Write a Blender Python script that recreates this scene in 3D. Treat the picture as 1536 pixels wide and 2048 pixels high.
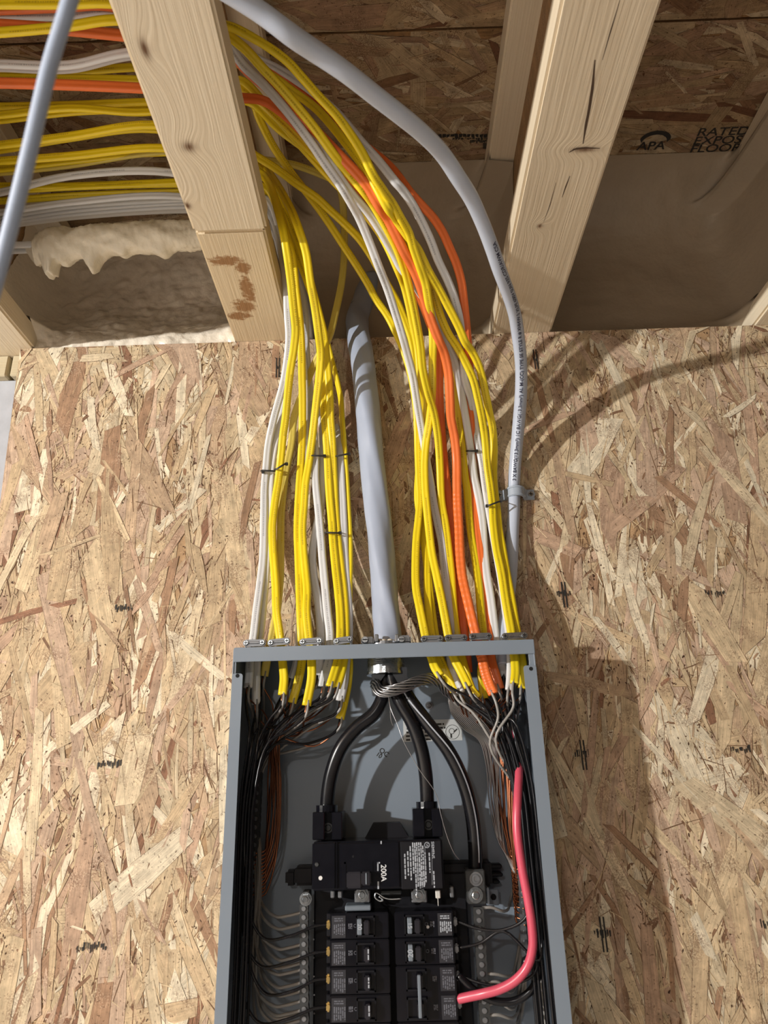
import bpy, bmesh, math, random
import numpy as np
from mathutils import Vector, noise

for o in list(bpy.data.objects):
    bpy.data.objects.remove(o)
scene = bpy.context.scene
LINK = scene.collection.objects.link

# ------------------------------------------------------------------ camera
# metres; X right along the wall, Y into the wall, Z up. Y=0 is the face of the
# OSB wall board, Z=0 its top edge and the underside of the floor joists.
FPX = 1425.04
PITCH, ROLL, YAW = 0.3701, -0.0265, -0.0091
CAM = np.array([0.1917, -0.9439, -0.6606])
def camera_axes():
    cp, sp = math.cos(PITCH), math.sin(PITCH)
    F = np.array([math.sin(YAW), math.cos(YAW), 0]); R = np.array([math.cos(YAW), -math.sin(YAW), 0])
    U = np.array([0, 0, 1.0])
    F2 = F*cp + U*sp; U2 = -F*sp + U*cp
    return R*math.cos(ROLL) + U2*math.sin(ROLL), -R*math.sin(ROLL) + U2*math.cos(ROLL), F2
CR, CU, CF = camera_axes()
cam_data = bpy.data.cameras.new('camera')
cam = bpy.data.objects.new('camera', cam_data); LINK(cam)
cam_data.sensor_fit = 'VERTICAL'; cam_data.sensor_height = 36.0; cam_data.sensor_width = 27.0
cam_data.lens = 36.0*FPX/2048
cam_data.clip_start = 0.02
from mathutils import Matrix
cam.matrix_world = Matrix(((CR[0], CU[0], -CF[0], CAM[0]), (CR[1], CU[1], -CF[1], CAM[1]),
                           (CR[2], CU[2], -CF[2], CAM[2]), (0, 0, 0, 1)))
cam_data.dof.use_dof = True
cam_data.dof.focus_distance = 0.97
cam_data.dof.aperture_fstop = 8.5
scene.camera = cam

# ------------------------------------------------------------------ light
world = bpy.data.worlds.new('world'); scene.world = world
world.use_nodes = True
world.node_tree.nodes['Background'].inputs[0].default_value = (1.0, 0.95, 0.88, 1)
world.node_tree.nodes['Background'].inputs[1].default_value = 0.085
def bulb(name, loc, watts, radius, col):
    d = bpy.data.lights.new(name, 'POINT'); d.energy = watts; d.shadow_soft_size = radius; d.color = col
    o = bpy.data.objects.new(name, d); o.location = loc; LINK(o)
bulb('ceiling_bulb', (-2.6, -2.1, -0.24), 440, 0.035, (1.0, 0.975, 0.93))
dl = bpy.data.lights.new('added_fill_light', 'AREA'); dl.shape = 'DISK'; dl.size = 0.16; dl.energy = 13; dl.color = (1.0, 0.96, 0.9)  # added lamp: its bounce off the floor brightens the joist undersides
dlo = bpy.data.objects.new('added_fill_light', dl); dlo.location = (-0.3, -2.3, -0.02); LINK(dlo)
scene.view_settings.view_transform = 'Standard'
scene.view_settings.look = 'None'
scene.view_settings.exposure = 0.2
scene.view_settings.gamma = 1.0
scene.view_settings.use_curve_mapping = False

# ------------------------------------------------------------------ pixel helpers
def ray(px, py):
    return CR*(px-768)/FPX + CU*(1024-py)/FPX + CF
def at(px, py, ax, v):
    d = ray(px, py); t = (v-CAM[ax])/d[ax]
    return CAM + d*t
def PY(px, py, y): return at(px, py, 1, y)
def PX(px, py, x): return at(px, py, 0, x)
def PZ(px, py, z): return at(px, py, 2, z)

# ------------------------------------------------------------------ materials
def principled(name):
    m = bpy.data.materials.new(name); m.use_nodes = True
    return m, m.node_tree, m.node_tree.nodes['Principled BSDF']
def N(nt, t, **kw):
    n = nt.nodes.new(t)
    for k, v in kw.items(): setattr(n, k, v)
    return n
def math_n(nt, op, a, b=None, clamp=False):
    n = N(nt, 'ShaderNodeMath', operation=op); n.use_clamp = clamp
    for i, v in enumerate((a, b)):
        if v is None: continue
        if hasattr(v, 'default_value') or hasattr(v, 'is_linked'): nt.links.new(v, n.inputs[i])
        else: n.inputs[i].default_value = v
    return n.outputs[0]
def mixc(nt, fac, a, b, blend='MIX'):
    n = N(nt, 'ShaderNodeMix', data_type='RGBA', blend_type=blend)
    for sock, v in ((n.inputs[0], fac), (n.inputs[6], a), (n.inputs[7], b)):
        if isinstance(v, (int, float)): sock.default_value = v
        elif isinstance(v, (tuple, list)): sock.default_value = (*v[:3], 1)
        else: nt.links.new(v, sock)
    return n.outputs[2]
def mapping(nt, src, scale, loc=(0, 0, 0)):
    n = N(nt, 'ShaderNodeMapping'); n.inputs[3].default_value = scale; n.inputs[1].default_value = loc
    nt.links.new(src, n.inputs[0]); return n.outputs[0]
def noise_n(nt, vec, scale, detail=3, rough=0.55, out=0):
    n = N(nt, 'ShaderNodeTexNoise'); n.inputs['Scale'].default_value = scale
    n.inputs['Detail'].default_value = detail; n.inputs['Roughness'].default_value = rough
    nt.links.new(vec, n.inputs['Vector']); return n.outputs[out]
def ramp(nt, fac, stops):
    n = N(nt, 'ShaderNodeValToRGB')
    el = n.color_ramp.elements
    while len(el) < len(stops): el.new(0.5)
    for e, (p, c) in zip(el, stops):
        e.position = p; e.color = (*c, 1) if len(c) == 3 else c
    nt.links.new(fac, n.inputs[0]); return n.outputs[0]
def bump(nt, b, height, strength, dist=0.002):
    n = N(nt, 'ShaderNodeBump'); n.inputs['Strength'].default_value = strength; n.inputs['Distance'].default_value = dist
    nt.links.new(height, n.inputs['Height']); nt.links.new(n.outputs[0], b.inputs['Normal'])

def plain(name, col, rough=0.45, metal=0.0, var=0.08, scale=60, bmp=0.0, spec=0.5, coat=0.0):
    m, nt, b = principled(name)
    tc = N(nt, 'ShaderNodeTexCoord')
    nz = noise_n(nt, tc.outputs['Object'], scale, 4)
    c = mixc(nt, nz, tuple(x*(1-var) for x in col), tuple(min(1, x*(1+var)) for x in col))
    nt.links.new(c, b.inputs['Base Color'])
    r = math_n(nt, 'MULTIPLY_ADD', nz, 0.2); r.node.inputs[2].default_value = max(0.02, rough-0.1)
    nt.links.new(r, b.inputs['Roughness'])
    b.inputs['Metallic'].default_value = metal
    b.inputs['Specular IOR Level'].default_value = spec
    b.inputs['Coat Weight'].default_value = coat
    if bmp: bump(nt, b, noise_n(nt, tc.outputs['Object'], scale*4, 3), bmp, 0.001)
    return m

MAT = {}
MAT['yellow'] = plain('yellow_jacket', (0.82, 0.62, 0.012), 0.38, var=0.06, scale=35, bmp=0.06)
MAT['old_yellow'] = plain('faded_yellow_jacket', (0.62, 0.50, 0.10), 0.4, var=0.08, scale=35, bmp=0.06)
MAT['white'] = plain('white_jacket', (0.66, 0.665, 0.67), 0.38, var=0.05, scale=35, bmp=0.06)
MAT['orange'] = plain('orange_jacket', (0.80, 0.17, 0.035), 0.38, var=0.08, scale=45, bmp=0.10)
MAT['gray_jacket'] = plain('gray_jacket', (0.36, 0.41, 0.515), 0.32, var=0.06, scale=40, bmp=0.08)
MAT['service_jacket'] = plain('service_jacket', (0.47, 0.52, 0.62), 0.34, var=0.06, scale=40, bmp=0.08)
MAT['cord'] = plain('blue_gray_cord', (0.36, 0.43, 0.56), 0.5, var=0.1, scale=400)
MAT['black_wire'] = plain('black_insulation', (0.007, 0.007, 0.009), 0.26, var=0.3, scale=50, spec=0.4)
MAT['white_wire'] = plain('white_insulation', (0.27, 0.26, 0.245), 0.36, var=0.06)
MAT['red_wire'] = plain('red_insulation', (0.60, 0.08, 0.13), 0.34, var=0.06)
MAT['copper'] = plain('bare_copper', (0.34, 0.135, 0.07), 0.35, 1.0, var=0.2)
MAT['aluminium'] = plain('bare_aluminium', (0.40, 0.40, 0.41), 0.34, 1.0, var=0.15)
MAT['zinc'] = plain('zinc_plate', (0.50, 0.53, 0.56), 0.28, 1.0, var=0.2, scale=90)
MAT['dull_zinc'] = plain('cast_zinc', (0.30, 0.31, 0.33), 0.40, 0.9, var=0.2, scale=90)
MAT['dark_metal'] = plain('tin_plated_bar', (0.075, 0.078, 0.08), 0.45, 0.7, var=0.25, scale=120)
MAT['brass'] = plain('brass_screw', (0.75, 0.55, 0.22), 0.32, 1.0, var=0.2)
MAT['enamel'] = plain('gray_enamel', (0.205, 0.245, 0.295), 0.34, var=0.03, scale=20, bmp=0.02, coat=0.15)
MAT['black_plastic'] = plain('black_plastic', (0.005, 0.005, 0.008), 0.19, var=0.2, scale=60, spec=0.4)
MAT['matt_plastic'] = plain('matt_black_plastic', (0.007, 0.007, 0.010), 0.5, var=0.2, scale=60, spec=0.25)
MAT['handle'] = plain('handle_plastic', (0.015, 0.014, 0.02), 0.35, var=0.15, scale=60)
MAT['gray_plastic'] = plain('gray_handle_tab', (0.17, 0.20, 0.235), 0.45)
MAT['print_white'] = plain('white_print', (0.40, 0.43, 0.48), 0.6)
MAT['print_dim'] = plain('dim_white_print', (0.12, 0.125, 0.15), 0.6)
MAT['ink'] = plain('black_ink', (0.02, 0.018, 0.016), 0.7)
MAT['ink_blue'] = plain('cable_ink', (0.03, 0.032, 0.06), 0.6)
MAT['ink_yellow'] = plain('cable_ink_on_yellow', (0.56, 0.40, 0.012), 0.6)
MAT['ink_pale'] = plain('cable_ink_on_white', (0.45, 0.45, 0.46), 0.6)
MAT['sticker'] = plain('sticker_paper', (0.52, 0.54, 0.54), 0.5, var=0.03)
MAT['tie'] = plain('black_tie', (0.02, 0.019, 0.018), 0.45)
MAT['pvc_gray'] = plain('gray_pvc', (0.36, 0.41, 0.48), 0.35, var=0.05)
MAT['putty'] = plain('sealing_putty', (0.62, 0.56, 0.46), 0.7, var=0.15, scale=200)
MAT['concrete'] = plain('concrete', (0.42, 0.44, 0.48), 0.85, var=0.25, scale=30, bmp=0.3)
MAT['floor'] = plain('concrete_floor', (0.56, 0.53, 0.49), 0.8, var=0.1, scale=6)
MAT['strand_end'] = plain('sheet_edge', (0.36, 0.26, 0.16), 0.8, var=0.3, scale=120)

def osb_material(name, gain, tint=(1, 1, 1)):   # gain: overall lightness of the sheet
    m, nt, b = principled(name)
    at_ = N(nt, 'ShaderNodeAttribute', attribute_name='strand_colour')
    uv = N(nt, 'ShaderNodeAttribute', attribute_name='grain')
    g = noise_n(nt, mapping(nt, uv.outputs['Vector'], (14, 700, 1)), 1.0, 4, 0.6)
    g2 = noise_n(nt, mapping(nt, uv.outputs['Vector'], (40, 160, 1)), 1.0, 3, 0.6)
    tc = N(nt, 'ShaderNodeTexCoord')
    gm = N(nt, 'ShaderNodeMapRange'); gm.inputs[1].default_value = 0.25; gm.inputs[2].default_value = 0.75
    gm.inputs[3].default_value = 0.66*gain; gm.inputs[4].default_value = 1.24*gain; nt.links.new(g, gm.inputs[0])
    gm2 = N(nt, 'ShaderNodeMapRange'); gm2.inputs[1].default_value = 0.3; gm2.inputs[2].default_value = 0.7
    gm2.inputs[3].default_value = 0.82; gm2.inputs[4].default_value = 1.12; nt.links.new(g2, gm2.inputs[0])
    mo = noise_n(nt, tc.outputs['Object'], 48, 6, 0.72)
    gm3 = N(nt, 'ShaderNodeMapRange'); gm3.inputs[1].default_value = 0.32; gm3.inputs[2].default_value = 0.68
    gm3.inputs[3].default_value = 0.74; gm3.inputs[4].default_value = 1.2; nt.links.new(mo, gm3.inputs[0])
    k = math_n(nt, 'MULTIPLY', math_n(nt, 'MULTIPLY', gm.outputs[0], gm2.outputs[0]), gm3.outputs[0])
    vm = N(nt, 'ShaderNodeVectorMath', operation='SCALE'); nt.links.new(at_.outputs['Color'], vm.inputs[0]); nt.links.new(k, vm.inputs[3])
    # fine dark resin flecks
    sp = noise_n(nt, tc.outputs['Object'], 330, 2, 0.5)
    sm = ramp(nt, sp, [(0.30, (1, 1, 1)), (0.36, (0, 0, 0))])
    c = mixc(nt, math_n(nt, 'MULTIPLY', sm, 0.7), vm.outputs[0], (0.10*gain, 0.055*gain, 0.035*gain))
    # zones of fine reddish dust and pale fibre
    zn = noise_n(nt, tc.outputs['Object'], 26, 3, 0.6); fi = noise_n(nt, tc.outputs['Object'], 620, 3, 0.7)
    zm = ramp(nt, zn, [(0.50, (0, 0, 0)), (0.64, (1, 1, 1))]); fm = ramp(nt, fi, [(0.44, (1, 1, 1)), (0.54, (0, 0, 0))])
    fp = ramp(nt, fi, [(0.56, (0, 0, 0)), (0.64, (1, 1, 1))])
    c = mixc(nt, math_n(nt, 'MULTIPLY', math_n(nt, 'MULTIPLY', zm, fm), 0.62), c, (0.20*gain, 0.115*gain, 0.08*gain))
    c = mixc(nt, math_n(nt, 'MULTIPLY', math_n(nt, 'MULTIPLY', zm, fp), 0.5), c, (0.74*gain, 0.64*gain, 0.52*gain))
    c = mixc(nt, 1.0, c, tint, 'MULTIPLY')
    nt.links.new(c, b.inputs['Base Color'])
    b.inputs['Roughness'].default_value = 0.72
    b.inputs['Specular IOR Level'].default_value = 0.25
    bump(nt, b, g, 0.25, 0.0008)
    return m
MAT['osb'] = osb_material('strand_board', 1.03, (1.02, 0.985, 0.875))
MAT['subfloor'] = osb_material('shaded_subfloor_board', 0.62, (1.0, 0.88, 0.70))  # same board, darkened and browned: shade of the joist bays put into its colour

def wood(name, base, dark, axis=1, knots=(), stain=None, cracks=()):
    """Sawn softwood, grain along `axis`; knots = (x, y, rx, ry) in metres on the underside."""
    m, nt, b = principled(name)
    tc = N(nt, 'ShaderNodeTexCoord'); ob = tc.outputs['Object']
    sep = N(nt, 'ShaderNodeSeparateXYZ'); nt.links.new(ob, sep.inputs[0])
    X, Y = sep.outputs[0], sep.outputs[1]
    bend = None; kmask = None
    for kx, ky, rx, ry in knots:
        dx = math_n(nt, 'DIVIDE', math_n(nt, 'SUBTRACT', X, kx), rx)
        dy = math_n(nt, 'DIVIDE', math_n(nt, 'SUBTRACT', Y, ky), ry)
        d2 = math_n(nt, 'ADD', math_n(nt, 'MULTIPLY', dx, dx), math_n(nt, 'MULTIPLY', dy, dy))
        e = math_n(nt, 'POWER', 2.718, math_n(nt, 'MULTIPLY', d2, -0.11))
        w = math_n(nt, 'MULTIPLY', e, 0.014)
        bend = w if bend is None else math_n(nt, 'ADD', bend, w)
        kk = math_n(nt, 'POWER', 2.718, math_n(nt, 'MULTIPLY', d2, -1.2))
        kmask = kk if kmask is None else math_n(nt, 'MAXIMUM', kmask, kk)
    xx = X if bend is None else math_n(nt, 'ADD', X, bend)
    cmb = N(nt, 'ShaderNodeCombineXYZ'); nt.links.new(xx, cmb.inputs[0]); nt.links.new(Y, cmb.inputs[1]); nt.links.new(sep.outputs[2], cmb.inputs[2])
    sc = [70, 70, 70]; sc[axis] = 1.6
    sc2 = [420, 420, 420]; sc2[axis] = 9
    g = noise_n(nt, mapping(nt, cmb.outputs[0], sc), 1.0, 3, 0.5)
    ring = math_n(nt, 'SINE', math_n(nt, 'MULTIPLY', g, 34.0))
    ring = math_n(nt, 'MULTIPLY_ADD', ring, 0.5); ring.node.inputs[2].default_value = 0.5
    fine = noise_n(nt, mapping(nt, cmb.outputs[0], sc2), 1.0, 3, 0.6)
    lg = noise_n(nt, ob, 9, 2)
    f = math_n(nt, 'ADD', math_n(nt, 'MULTIPLY', ring, 0.20), math_n(nt, 'MULTIPLY', fine, 0.5), clamp=True)
    c = mixc(nt, f, base, dark)
    c = mixc(nt, math_n(nt, 'MULTIPLY', lg, 0.35), c, tuple(x*0.8 for x in base))
    if kmask is not None:
        c = mixc(nt, math_n(nt, 'MULTIPLY', kmask, math_n(nt, 'ADD', 0.45, fine), clamp=True), c, (0.16, 0.085, 0.045))
    if stain:
        s = None
        for sx, sy, rx, ry in stain:
            dx = math_n(nt, 'DIVIDE', math_n(nt, 'SUBTRACT', X, sx), rx)
            dy = math_n(nt, 'DIVIDE', math_n(nt, 'SUBTRACT', Y, sy), ry)
            d2 = math_n(nt, 'ADD', math_n(nt, 'MULTIPLY', dx, dx), math_n(nt, 'MULTIPLY', dy, dy))
            e = math_n(nt, 'SUBTRACT', 1.0, d2)
            s = e if s is None else math_n(nt, 'MAXIMUM', s, e)
        sn = noise_n(nt, ob, 130, 4, 0.7)
        s = math_n(nt, 'ADD', s, math_n(nt, 'MULTIPLY', math_n(nt, 'SUBTRACT', sn, 0.5), 2.2))
        s = ramp(nt, s, [(0.25, (0, 0, 0)), (0.75, (1, 1, 1))])
        c = mixc(nt, math_n(nt, 'MULTIPLY', s, 0.85), c, (0.27, 0.115, 0.03))
    nt.links.new(c, b.inputs['Base Color'])
    b.inputs['Roughness'].default_value = 0.62
    b.inputs['Specular IOR Level'].default_value = 0.3
    hh = math_n(nt, 'ADD', fine, math_n(nt, 'MULTIPLY', ring, 0.3))
    bump(nt, b, hh, 0.35, 0.0012)
    return m
PINE, PINE_D = (0.80, 0.70, 0.53), (0.70, 0.575, 0.40)

# ------------------------------------------------------------------ mesh helpers
def newobj(name, verts, faces, mat, parent=None, smooth=False):
    me = bpy.data.meshes.new(name)
    me.from_pydata([tuple(map(float, v)) for v in verts], [], faces)
    me.update()
    if smooth:
        me.polygons.foreach_set('use_smooth', [True]*len(me.polygons))
    o = bpy.data.objects.new(name, me)
    if mat is not None: me.materials.append(MAT[mat] if isinstance(mat, str) else mat)
    LINK(o)
    if parent is not None: o.parent = parent
    return o
class MB:
    """collects shapes that belong to ONE part"""
    def __init__(s): s.v = []; s.f = []
    def add(s, v, f):
        n = len(s.v); s.v += [tuple(map(float, p)) for p in v]; s.f += [tuple(i+n for i in q) for q in f]; return s
    def box(s, a, b, bev=0.0, seg=1):
        bm = bmesh.new(); bmesh.ops.create_cube(bm, size=1)
        a = np.minimum(a, b), np.maximum(a, b); lo, hi = a
        for v in bm.verts:
            v.co = Vector([(lo[i]+hi[i])/2 + v.co[i]*(hi[i]-lo[i]) for i in range(3)])
        if bev: bmesh.ops.bevel(bm, geom=bm.edges[:], offset=bev, segments=seg, affect='EDGES')
        bm.verts.index_update()
        s.add([v.co for v in bm.verts], [[v.index for v in f.verts] for f in bm.faces]); bm.free(); return s
    def cyl(s, p0, p1, r0, r1=None, n=16, cap=True):
        p0 = np.array(p0, float); p1 = np.array(p1, float); r1 = r0 if r1 is None else r1
        t = p1-p0; t /= np.linalg.norm(t)
        a = np.cross(t, [0, 0, 1.0]) if abs(t[2]) < 0.9 else np.cross(t, [1.0, 0, 0])
        a /= np.linalg.norm(a); b = np.cross(t, a)
        v = []; f = []
        for p, r in ((p0, r0), (p1, r1)):
            for k in range(n):
                q = 2*math.pi*k/n; v.append(p + r*(math.cos(q)*a+math.sin(q)*b))
        for k in range(n): f.append((k, (k+1) % n, n+(k+1) % n, n+k))
        if cap: f.append(tuple(range(n))[::-1]); f.append(tuple(range(n, 2*n)))
        return s.add(v, f)
    def ring(s, c, axis, r0, r1, h, n=24):
        """washer: axis unit vector, inner r0, outer r1, height h along axis"""
        t = np.array(axis, float); t /= np.linalg.norm(t); c = np.array(c, float)
        a = np.cross(t, [0, 0, 1.0]) if abs(t[2]) < 0.9 else np.cross(t, [1.0, 0, 0])
        a /= np.linalg.norm(a); b = np.cross(t, a); v = []; f = []
        for r, q in ((r0, 0), (r1, 0), (r1, h), (r0, h)):
            for k in range(n):
                w = 2*math.pi*k/n; v.append(c + t*q + r*(math.cos(w)*a+math.sin(w)*b))
        for j in range(4):
            for k in range(n):
                f.append((j*n+k, j*n+(k+1) % n, ((j+1) % 4)*n+(k+1) % n, ((j+1) % 4)*n+k))
        return s.add(v, f)
    def prism(s, poly, origin, u, v, w, h):
        """extrude a 2D polygon (list of (a,b)) along w by h"""
        o = np.array(origin, float); u = np.array(u, float); v = np.array(v, float); w = np.array(w, float)
        n = len(poly); p = [o+u*a+v*b for a, b in poly] + [o+u*a+v*b+w*h for a, b in poly]
        f = [tuple(range(n))[::-1], tuple(range(n, 2*n))] + [(k, (k+1) % n, n+(k+1) % n, n+k) for k in range(n)]
        return s.add(p, f)
    def build(s, name, mat, parent=None, smooth=False):
        return newobj(name, s.v, s.f, mat, parent, smooth)

def thing(name, label, cat, loc=(0, 0, 0), group=None):
    o = bpy.data.objects.new(name, None); LINK(o); o.empty_display_size = 0.02
    o['label'] = label; o['category'] = cat
    if group: o['group'] = group
    return o
def tag(o, label=None, cat=None, group=None, kind=None):
    if label: o['label'] = label
    if cat: o['category'] = cat
    if group: o['group'] = group
    if kind: o['kind'] = kind
    return o

def catmull(P, per=8):
    P = np.array(P, float); n = len(P)
    Q = np.vstack([2*P[0]-P[1], P, 2*P[-1]-P[-2]])
    out = []
    for i in range(n-1):
        p0, p1, p2, p3 = Q[i], Q[i+1], Q[i+2], Q[i+3]
        t0 = 0.0
        d = lambda a, b: max(np.linalg.norm(a-b), 1e-6)**0.5
        t1 = t0+d(p0, p1); t2 = t1+d(p1, p2); t3 = t2+d(p2, p3)
        for k in range(per):
            t = t1+(t2-t1)*k/per
            A1 = (t1-t)/(t1-t0)*p0+(t-t0)/(t1-t0)*p1; A2 = (t2-t)/(t2-t1)*p1+(t-t1)/(t2-t1)*p2; A3 = (t3-t)/(t3-t2)*p2+(t-t2)/(t3-t2)*p3
            B1 = (t2-t)/(t2-t0)*A1+(t-t0)/(t2-t0)*A2; B2 = (t3-t)/(t3-t1)*A2+(t-t1)/(t3-t1)*A3
            out.append((t2-t)/(t2-t1)*B1+(t-t1)/(t2-t1)*B2)
    out.append(P[-1]); return np.array(out)
def frames(C, ref):
    T = np.gradient(C, axis=0); T /= np.linalg.norm(T, axis=1)[:, None]+1e-12
    ref = np.array(ref, float)
    Nn = ref[None, :]-T*(T@ref)[:, None]
    L = np.linalg.norm(Nn, axis=1)
    for i in range(len(C)):            # fall back where the run is parallel to ref
        if L[i] < 0.15: Nn[i] = Nn[i-1] if i else np.cross(T[i], [0, 0, 1.0])
    Nn -= T*(Nn*T).sum(1)[:, None]
    Nn /= np.linalg.norm(Nn, axis=1)[:, None]+1e-12
    return T, Nn, np.cross(T, Nn)
def sweep(C, prof, ref=(0, -1, -0.25), twist=None, rad=None):
    """prof: list of (across, out) in metres or a function (i, frac) -> list. Returns (verts, faces)."""
    T, Nn, B = frames(C, ref); n = len(C); v = []; f = []
    for i in range(n):
        fr = i/(n-1); p = prof(i, fr) if callable(prof) else prof
        a = twist(fr) if twist else 0.0
        nn = Nn[i]*math.cos(a)+B[i]*math.sin(a); bb = B[i]*math.cos(a)-Nn[i]*math.sin(a)
        for x, y in p: v.append(C[i]+bb*x+nn*y)
    m = len(p)
    for i in range(n-1):
        for k in range(m):
            f.append((i*m+k, i*m+(k+1) % m, (i+1)*m+(k+1) % m, (i+1)*m+k))
    f.append(tuple(range(m))[::-1]); f.append(tuple(range((n-1)*m, n*m)))
    return v, f
def circ(r, n=10): return [(r*math.cos(2*math.pi*k/n), r*math.sin(2*math.pi*k/n)) for k in range(n)]
def stadium(a, b, n=6, ridge=0.0):
    """flat cable section: half width a, half thickness b"""
    p = []
    for k in range(n+1):
        q = -math.pi/2+math.pi*k/n; p.append(((a-b)+b*math.cos(q), b*math.sin(q)))
    if ridge: p += [((a-b)*0.45, b-ridge*0.2), (0, b-ridge), (-(a-b)*0.45, b-ridge*0.2)]
    for k in range(n+1):
        q = math.pi/2+math.pi*k/n; p.append((-(a-b)+b*math.cos(q), b*math.sin(q)))
    return p
def wire(name, pts, r, mat, parent, per=6, n=8, label=None):
    C = catmull(pts, per); o = newobj(name, *sweep(C, circ(r, n)), mat, parent, True)
    if label: o['label'] = label
    return o
def text_verts(txt, size, bold=0.012):
    cu = bpy.data.curves.new('lettering', 'FONT'); cu.body = txt; cu.size = size; cu.offset = size*bold
    o = bpy.data.objects.new('lettering', cu); LINK(o)
    dg = bpy.context.evaluated_depsgraph_get(); me = o.evaluated_get(dg).to_mesh()
    v = [tuple(p.co)[:2] for p in me.vertices]; f = [tuple(p.vertices) for p in me.polygons]
    o.evaluated_get(dg).to_mesh_clear()
    bpy.data.objects.remove(o); bpy.data.curves.remove(cu)
    return v, f
def lettering(txt, size, origin, u, w, mat, parent, lift, name='lettering', mb=None, sx=1.0):
    """flat print: u = reading direction, w = up of the letters, lift = normal offset vector"""
    v, f = text_verts(txt, size); o = np.array(origin, float)+np.array(lift, float)
    u = np.array(u, float); w = np.array(w, float)
    V = [o+u*a*sx+w*b for a, b in v]
    if mb is not None: return mb.add(V, f)
    return newobj(name, V, f, mat, parent)
def text_lines(mb, origin, u, w, lift, rows, length, pitch, h, rng, ragged=0.4):
    """print too small to read: rows of short strokes"""
    o = np.array(origin, float)+np.array(lift, float); u = np.array(u, float); w = np.array(w, float)
    for r in range(rows):
        x = rng.uniform(0, ragged*0.3)*length; end = length*(1-rng.uniform(0, ragged))
        while x < end:
            l = min(rng.uniform(1.2, 4.5)*h, end-x)
            p = o-w*pitch*r+u*x
            mb.add([p, p+u*l, p+u*l+w*h, p+w*h], [(0, 1, 2, 3)])
            x += l+h*rng.uniform(0.45, 0.8)

# ================================================================== STRUCTURE
H = 0.29            # underside of the subfloor
HW = 0.04445        # half a joist flange
SP = 0.4064
FT = 0.038          # flange thickness

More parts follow.
